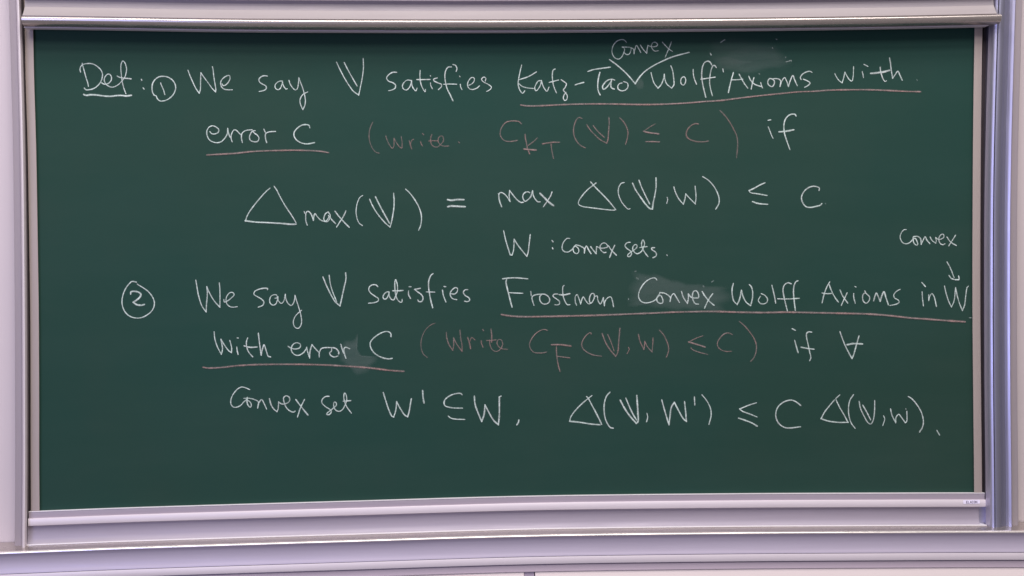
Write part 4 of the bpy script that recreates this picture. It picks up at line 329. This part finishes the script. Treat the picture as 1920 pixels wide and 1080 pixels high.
{"kind":"formula","label":"white chalk \"W\" with a prime mark in the last line","col":"w","dim":1.0,"L":[["W",[[3.22,1.0,[[-491.3,-474.5],[-484.1,-499.7],[-472.1,-537.5],[-459.9,-564.1],[-453.7,-566.7]]],[3.22,1.0,[[-453.7,-566.7],[-445.9,-543.0],[-441.7,-509.2]]],[3.22,1.0,[[-441.7,-509.2],[-429.6,-533.2],[-412.4,-559.8],[-401.2,-566.8]]],[3.22,1.0,[[-401.2,-566.8],[-396.0,-548.8],[-386.6,-498.7]]]]],["prime",[[3.82,1.0,[[-343.7,-469.3],[-342.7,-491.9],[-339.3,-515.0]]]]]]},
{"kind":"formula","label":"white subset-or-equal sign followed by \"W,\" in the last line","col":"w","dim":1.0,"L":[["subset_or_equal",[[3.32,1.0,[[-196.1,-486.6],[-201.0,-482.0],[-216.1,-481.8],[-238.7,-488.5],[-259.0,-503.2],[-264.1,-515.7],[-260.5,-527.1],[-244.3,-533.6],[-224.3,-536.5],[-195.4,-537.4]]],[3.02,1.0,[[-248.5,-566.8],[-239.8,-573.9],[-224.8,-578.0],[-187.1,-580.3]]]]],["W",[[3.92,1.0,[[-149.7,-493.6],[-147.5,-522.6],[-137.8,-552.9],[-123.2,-588.4]]],[3.92,1.0,[[-123.2,-588.4],[-114.1,-563.4],[-109.9,-527.0]]],[3.92,1.0,[[-109.9,-527.0],[-96.4,-553.6],[-79.1,-584.1],[-60.5,-602.1]]],[3.92,1.0,[[-60.5,-602.1],[-56.8,-569.4],[-55.5,-498.9]]],[3.02,1.0,[[-56.8,-497.6],[-49.2,-494.4]]]]],["comma",[[3.62,1.0,[[17.0,-585.7],[15.2,-594.5],[9.3,-603.7]]]]]]},
{"kind":"formula","label":"white chalk \"Delta(V,W')\" in the middle of the last line","col":"w","dim":1.0,"L":[["Delta",[[2.91,1.0,[[294.7,-498.0],[279.9,-509.1],[256.9,-527.7],[228.8,-556.3],[213.4,-578.8],[209.5,-593.9]]],[3.72,1.0,[[209.5,-593.9],[248.6,-598.3],[286.5,-605.2],[324.5,-608.9]]],[3.42,1.0,[[330.8,-607.2],[314.7,-572.8],[294.8,-534.6],[279.9,-506.6],[274.9,-501.5]]]]],["parenthesis",[[3.32,1.0,[[363.1,-486.4],[350.9,-500.1],[341.7,-527.8],[340.7,-555.6],[344.9,-586.0],[354.9,-608.9],[364.9,-620.4],[374.5,-622.4]]]]],["V",[[4.02,1.0,[[402.6,-517.4],[416.3,-544.1],[436.3,-574.8],[462.7,-605.6]]],[4.02,1.0,[[462.7,-605.6],[469.1,-598.1],[468.9,-562.7],[465.5,-500.6]]],[3.32,1.0,[[423.8,-510.1],[439.1,-547.0],[454.1,-577.6],[464.1,-593.0]]]]],["comma",[[2.81,1.0,[[503.2,-568.3],[506.1,-582.3],[502.1,-599.9]]]]],["W",[[3.52,1.0,[[560.5,-518.6],[571.1,-559.2],[587.2,-612.7]]],[3.52,1.0,[[587.2,-612.7],[591.3,-579.8],[596.7,-547.0],[608.3,-528.2]]],[3.52,1.0,[[608.3,-528.2],[624.5,-560.1],[642.1,-590.8],[653.5,-601.1]]],[3.52,1.0,[[653.5,-601.1],[651.2,-565.6],[647.2,-526.3]]]]],["prime",[[3.02,1.0,[[684.8,-509.1],[686.4,-539.5]]]]],["parenthesis",[[2.81,1.0,[[714.2,-501.2],[731.9,-523.8],[745.6,-551.9],[748.7,-577.3],[740.0,-613.9]]]]]]},
{"kind":"formula","label":"white less-or-equal sign and \"C\" in the last line","col":"w","dim":1.0,"L":[["less_or_equal",[[3.12,1.0,[[922.0,-534.9],[895.1,-542.8],[857.9,-557.5]]],[3.12,1.0,[[857.9,-557.5],[869.4,-566.6],[900.0,-578.5],[924.2,-589.0]]],[3.52,1.0,[[853.3,-592.2],[881.9,-602.3],[904.8,-611.6],[924.7,-623.8]]]]],["C",[[3.32,1.0,[[1092.3,-547.7],[1079.6,-536.9],[1061.7,-527.7],[1046.3,-527.4],[1023.2,-536.0],[1005.1,-552.2],[996.8,-573.7],[998.4,-596.6],[1009.8,-617.1],[1030.2,-630.7],[1048.1,-633.0],[1090.5,-629.1]]]]]]},
{"kind":"formula","label":"white chalk \"Delta(V,w).\" closing the last line at the right","col":"w","dim":1.0,"L":[["Delta",[[2.61,1.0,[[1242.9,-510.1],[1227.4,-523.4]]],[3.22,1.0,[[1222.2,-528.9],[1202.7,-551.5],[1184.6,-574.1],[1170.3,-599.4]]],[3.22,1.0,[[1170.3,-599.4],[1197.2,-608.7],[1235.7,-614.5],[1274.3,-615.1]]],[3.22,1.0,[[1274.3,-615.1],[1261.6,-590.7],[1243.8,-559.8],[1228.6,-528.5]]]]],["parenthesis",[[3.02,1.0,[[1296.4,-509.7],[1282.6,-529.9],[1276.8,-557.8],[1278.4,-590.9],[1287.2,-619.1],[1301.2,-637.7]]]]],["V",[[3.02,1.0,[[1317.9,-535.5],[1322.3,-561.1],[1336.3,-591.9],[1351.6,-617.6],[1361.9,-622.9],[1371.0,-610.3],[1376.3,-582.3],[1377.9,-533.9]]],[3.42,1.0,[[1331.9,-551.0],[1346.7,-576.7],[1361.5,-606.3]]]]],["comma",[[2.51,1.0,[[1411.6,-592.6],[1416.2,-603.4],[1408.8,-629.3]]]]],["w",[[2.91,1.0,[[1439.1,-566.7],[1444.7,-591.1],[1458.7,-619.4]]],[2.91,1.0,[[1458.7,-619.4],[1460.1,-599.0],[1470.5,-587.7],[1480.8,-599.3],[1496.1,-620.5]]],[2.91,1.0,[[1496.1,-620.5],[1501.3,-615.0],[1502.1,-576.7]]],[2.01,1.0,[[1498.3,-566.4],[1498.5,-568.5]]]]],["parenthesis",[[3.12,1.0,[[1508.3,-520.1],[1522.5,-529.8],[1543.0,-554.4],[1559.7,-585.3],[1566.0,-616.0],[1562.0,-639.0],[1550.8,-656.7]]]]],["period",[[3.32,1.0,[[1618.1,-651.4],[1628.3,-668.7]]]]]]}]}
HB = spine_fn(D['bottom']); HT = spine_fn(D['top'])
VLB = spine_fn(D['board_left']); VRB = spine_fn(D['board_right'])
VLC = spine_fn(D['col_left']); VRC = spine_fn(D['col_right'])
X = D['x']; Z = D['z']

# ------------------------------------------------------------------ setting: wall behind and panelled wall below
wall = box("wall", -3.2, 3.2, .05, .20, -2.1, 2.2, M_WALL); tag(wall, kind="structure")
low = empty("lower_wall", (0, -.09, -1.5)); tag(low, kind="structure")
zt = Z['panel_top']
def panel_section(front): return [(front, zt), (front, -1.2), (-.045, -1.2), (-.045, zt)]
sweep("wall_panel", panel_section(.0935), HB, -3.2, X['joint0'], M_PANEL, low)
sweep("wall_panel", panel_section(.0935), HB, X['joint1'], 3.2, M_PANEL, low)
sweep("joint_strip", panel_section(.0890), HB, X['joint0'] + .0008, X['joint1'] - .0035, M_JOINT, low, seg=.015)

# ------------------------------------------------------------------ the chalkboard
board = empty("blackboard", (0, 0, -.9))
tag(board, "green chalkboard panel filled with six lines of white and pink chalk handwriting", "blackboard")
box("writing_surface", VLB(0) - .03, VRB(0) + .03, 0, .012, D['surf'][0], 1.25, M_BOARD, board)
z0b = D['surf'][0]
sweep("side_frame", D['sideL'], VLB, HB(VLB(z0b) - .015) + .1322, 1.25, M_SIDE, board, True)
sweep("side_frame", D['sideR'], VRB, HB(VRB(z0b) + .015) + .1322, 1.25, M_SIDE, board, True)
sweep("rail_lip", D['lip'], HB, X['rail'][0], X['rail'][1], M_EDGE, board)
sweep("upper_bar", D['bar1'], HB, X['rail'][0], X['rail'][1], M_RAIL_DARK, board)
sweep("lower_bar", D['bar2'], HB, X['rail'][0], X['rail'][1] + .0015, M_RAIL, board)
sweep("chalk_gutter", D['gutter'], HB, X['gutter'][0], X['gutter'][1], M_COVE, board)
sweep("gutter_lip", D['gutlip'], HB, X['gutter'][0], X['rail'][1], M_EDGE, board)

# maker's label with its small print
lx0, lx1, lz0, lz1 = D['label']
def rounded(x0, x1, z0, z1, r, y, t):
    ring = []
    for cx, cz, a0 in ((x1-r, z1-r, 0), (x0+r, z1-r, 90), (x0+r, z0+r, 180), (x1-r, z0+r, 270)):
        for k in range(5):
            a = math.radians(a0 + k * 22.5); ring.append((cx + r * math.cos(a), cz + r * math.sin(a)))
    n = len(ring); vs = [(x, y, z) for x, z in ring] + [(x, y - t, z) for x, z in ring]
    fs = [tuple(range(n)), tuple(range(2*n-1, n-1, -1))] + [(i, (i+1) % n, n + (i+1) % n, n + i) for i in range(n)]
    return vs, fs
vs, fs = rounded(lx0, lx1, lz0, lz1, .003, -.0262, .0008)
lab = mesh("maker_label", vs, fs, M_LABEL, board); lab["label"] = "small pale maker's label on the lower bar"
GL = {'E': ["1,1 0,1 0,0 1,0", "0,.5 .8,.5"], 'L': ["0,1 0,0 .9,0"], 'A': ["0,0 .5,1 1,0", ".2,.4 .8,.4"],
      'C': ["1,.85 .6,1 .2,.9 0,.5 .2,.1 .6,0 1,.15"], 'O': [".5,1 .1,.8 0,.5 .1,.2 .5,0 .9,.2 1,.5 .9,.8 .5,1"], 'N': ["0,0 0,1 1,0 1,1"]}
vs = []; fs = []
tx0, tx1, tz0, tz1 = D['text']; cw = (tx1 - tx0) / 6
for i, ch in enumerate("ELACON"):
    for st in GL[ch]:
        pts = [tuple(map(float, t.split(','))) for t in st.split()]
        pts = [(tx0 + cw * (i + .12) + a * cw * .72, tz0 + b * (tz1 - tz0)) for a, b in pts]
        for (ax, az), (bx, bz) in zip(pts, pts[1:]):
            L_ = math.hypot(bx-ax, bz-az); nx, nz = -(bz-az)/L_*.00075, (bx-ax)/L_*.00075
            b0 = len(vs)
            for y in (-.0271, -.0275):
                vs += [(ax+nx, y, az+nz), (bx+nx, y, bz+nz), (bx-nx, y, bz-nz), (ax-nx, y, az-nz)]
            fs += [(b0+4, b0+5, b0+6, b0+7), (b0, b0+4, b0+7, b0+3), (b0+1, b0+2, b0+6, b0+5), (b0, b0+1, b0+5, b0+4), (b0+3, b0+7, b0+6, b0+2)]
mesh("lettering", vs, fs, M_INK, lab)

# ------------------------------------------------------------------ chalk dust patches and handwriting
def smudge(label, st, pts, level):
    pts = [(a / 1000, b / 1000) for a, b in pts]
    loop = catmull(pts + [pts[0]], .012)[:-1]
    cx = sum(p[0] for p in loop) / len(loop); cz = sum(p[1] for p in loop) / len(loop)
    rings = [(1.06, 0), (.96, .35), (.84, .8), (.7, 1), (.35, 1)]; n = len(loop); vs = []; cv = []; fs = []
    y = -(.0003 + level * .00006)
    jit = [1 + .05 * math.sin(i * .9 + level) + .03 * random.uniform(-1, 1) for i in range(n)]
    for r, c in rings:
        for i, (a, b) in enumerate(loop):
            q = r * (jit[i] if r > .8 else 1)
            vs.append((cx + (a - cx) * q, y, cz + (b - cz) * q)); cv.append(c * st)
    vs.append((cx, y, cz)); cv.append(st)
    for k in range(len(rings) - 1):
        for i in range(n):
            j = (i + 1) % n; fs.append((k*n+i, k*n+j, (k+1)*n+j, (k+1)*n+i))
    k = len(rings) - 1
    for i in range(n): fs.append((k*n+i, k*n+(i+1) % n, len(vs) - 1))
    o = mesh("chalk_smudge", vs, fs, M_SMUDGE, board, cover=cv); o["label"] = label
for i, (label, st, pts) in enumerate(D['smudges']): smudge(label, st, pts, i)

SECT = ((-1, 0, 0), (-.58, .58, .5), (-.18, 1, 1), (.18, 1, 1), (.58, .58, .5), (1, 0, 0))
idx = 0
def stroke(pts, w, dim, vs, fs, cv):
    """one chalk line: a low ridge of chalk, ragged in width, thinning at both ends"""
    global idx
    idx += 1
    line = catmull([(a / 1000, b / 1000) for a, b in pts], .0030)
    if len(line) < 3:
        a, b = line[0], line[-1]; line = [a, ((a[0]+b[0])/2, (a[1]+b[1])/2), b]
    hw = w * .00098 * .98; n = len(line)
    # run the ends out by a fraction of the width, so that dots and joints are round
    def ext(a, b, e):
        L_ = math.dist(a, b) or 1; return (a[0] + (a[0]-b[0])/L_*e, a[1] + (a[1]-b[1])/L_*e)
    line = [ext(line[0], line[1], hw * .9), ext(line[0], line[1], hw * .4)] + line + [ext(line[-1], line[-2], hw * .4), ext(line[-1], line[-2], hw * .9)]
    n = len(line); y0 = .0012 + (idx % 40) * .00003; b0 = len(vs); wv = 0; pv = 0
    for i, (x, z) in enumerate(line):
        a = line[max(0, i-1)]; b = line[min(n-1, i+1)]
        L_ = math.dist(a, b) or 1; nx, nz = -(b[1]-a[1])/L_, (b[0]-a[0])/L_
        wv = wv * .75 + random.uniform(-1, 1) * .10; pv = pv * .85 + random.uniform(-1, 1) * .06
        t = min(i, n - 1 - i); cap = (.35, .8, .93, 1)[min(3, t)]
        h = hw * cap * (1 + wv)
        for u, c, r in SECT:
            uu = u * (1 + .08 * random.uniform(-1, 1))
            vs.append((x + nx * h * uu, -(y0 + .0004 * r), z + nz * h * uu))
            cv.append(max(0, c * dim * (1 + pv) * (.6 if t == 0 else 1)))
    k = len(SECT)
    for i in range(n - 1):
        for j in range(k - 1):
            a = b0 + i*k + j; fs.append((a, a+1, a+1+k, a+k))
for wd in D['words']:
    name = {'word': 'chalk_word', 'symbol': 'chalk_symbol', 'formula': 'chalk_formula', 'mark': 'chalk_marks', 'underline': 'chalk_underline'}[wd['kind']]
    m = M_CHALK[wd['col']]
    if wd['kind'] == 'underline' or len(wd['L']) == 1:
        vs, fs, cv = [], [], []
        for ch, sts in wd['L']:
            for w, dim, pts in sts: stroke(pts, w * (1.12 if wd['kind'] == 'underline' else 1), dim * wd['dim'], vs, fs, cv)
        o = mesh(name, vs, fs, m, board, cover=cv); o["label"] = wd['label']
        continue
    e = None
    for ch, sts in wd['L']:
        vs, fs, cv = [], [], []
        dots = sts[1:] if ch in ('i', 'colon') else []
        for w, dim, pts in sts[:len(sts) - len(dots)]: stroke(pts, w, dim * wd['dim'], vs, fs, cv)
        if e is None:
            xs = [v[0] for v in vs]; zs = [v[2] for v in vs]
            e = bpy.data.objects.new(name, None); col.objects.link(e); e.parent = board; e.empty_display_size = .02
            e.location = (min(xs) - board.location.x, 0, min(zs) - board.location.z); e["label"] = wd['label']
        nm = {'underline': 'chalk_underline', 'circle': 'chalk_circle', 'remnant': 'chalk_remnant'}.get(ch)
        if nm is None: nm = 'chalk_letter' if len(ch) == 1 and ch.isalpha() else ('chalk_digit' if ch.isdigit() else 'chalk_sign')
        mesh('chalk_dot' if ch == 'colon' else nm, vs, fs, m, e, cover=cv)
        for w, dim, pts in dots:
            vs, fs, cv = [], [], []
            stroke(pts, w, dim * wd['dim'], vs, fs, cv); mesh('chalk_dot', vs, fs, m, e, cover=cv)

# ------------------------------------------------------------------ second panel, raised in front of the first
up = empty("raised_blackboard", (0, -.06, .95))
tag(up, "raised front board panel showing only its aluminium bottom rail and chalk gutter, casting shade below", "blackboard")
xl, xr, xr2 = X['up']
sweep("chalk_gutter", D['ucove'], HT, xl, xr, M_COVE_SHADE, up)
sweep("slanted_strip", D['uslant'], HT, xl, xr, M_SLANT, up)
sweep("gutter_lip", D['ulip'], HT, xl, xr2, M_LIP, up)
sweep("lower_bead", D['ubead'], HT, xl - .002, X['rail'][1] + .002, M_RAIL, up)
sweep("lower_bar", D['ubar'], HT, xl + .002, xr - .002, M_RAIL, up)
box("writing_surface", xl + .02, xr - .03, -.054, -.032, D['utop'], 1.9, M_BOARD, up)

# ------------------------------------------------------------------ guide columns, chalk tray
zc0, zc1 = Z['col']
cl = empty("guide_column", (VLC(-.95), 0, -.95)); tag(cl, "pale slim aluminium guide column left of the board", "guide column", "guide columns beside the board")
sweep("flange", D['lflange'], VLC, zc0, zc1, M_FLANGE, cl, True)
sweep("bead", D['lbead'], VLC, zc0, zc1, M_COLUMN_SATIN, cl, True)
sweep("gap_shade_strip", D['lgap'], VLC, zc0, zc1, M_GAP_SHADE, cl, True)  # dark strip added behind the gap as its shade
cr = empty("guide_column", (VRC(-.95), 0, -.95)); tag(cr, "wider bluish aluminium guide column with two bright ridges right of the board", "guide column", "guide columns beside the board")
sweep("gap_shade_strip", D['rgap'], VRC, zc0, zc1, M_GAP_SHADE, cr, True)
sweep("inner_ridge", D['rridge'], VRC, zc0, zc1, M_COLUMN, cr, True)
sweep("channel", D['rchan'], VRC, zc0, zc1, M_COLUMN_SHADE, cr, True)
sweep("outer_ridge", D['rridge2'], VRC, zc0, zc1, M_COLUMN, cr, True)
sweep("flange", D['rflange'], VRC, zc0, zc1, M_FLANGE, cr, True)

box("foot_plate", X['foot'][0], X['foot'][1], -.0012, .03, Z['foot'][0], Z['foot'][1], M_COLUMN, cr)

tray = empty("chalk_tray", (0, -.05, -1.0)); tag(tray, "long aluminium chalk tray running under the board across the whole wall", "chalk tray")
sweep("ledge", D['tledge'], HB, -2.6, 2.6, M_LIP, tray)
sweep("nose", D['tnose'], HB, -2.6, 2.6, M_NOSE, tray)
sweep("coved_front", D['tcove'], HB, -2.6, 2.6, M_TRAY, tray)
sweep("trim_strip", D['ttrim'], HB, -2.6, 2.6, M_RAIL, tray)
sweep("base_channel", D['tchan'], HB, -2.6, 2.6, M_CHANNEL, tray)
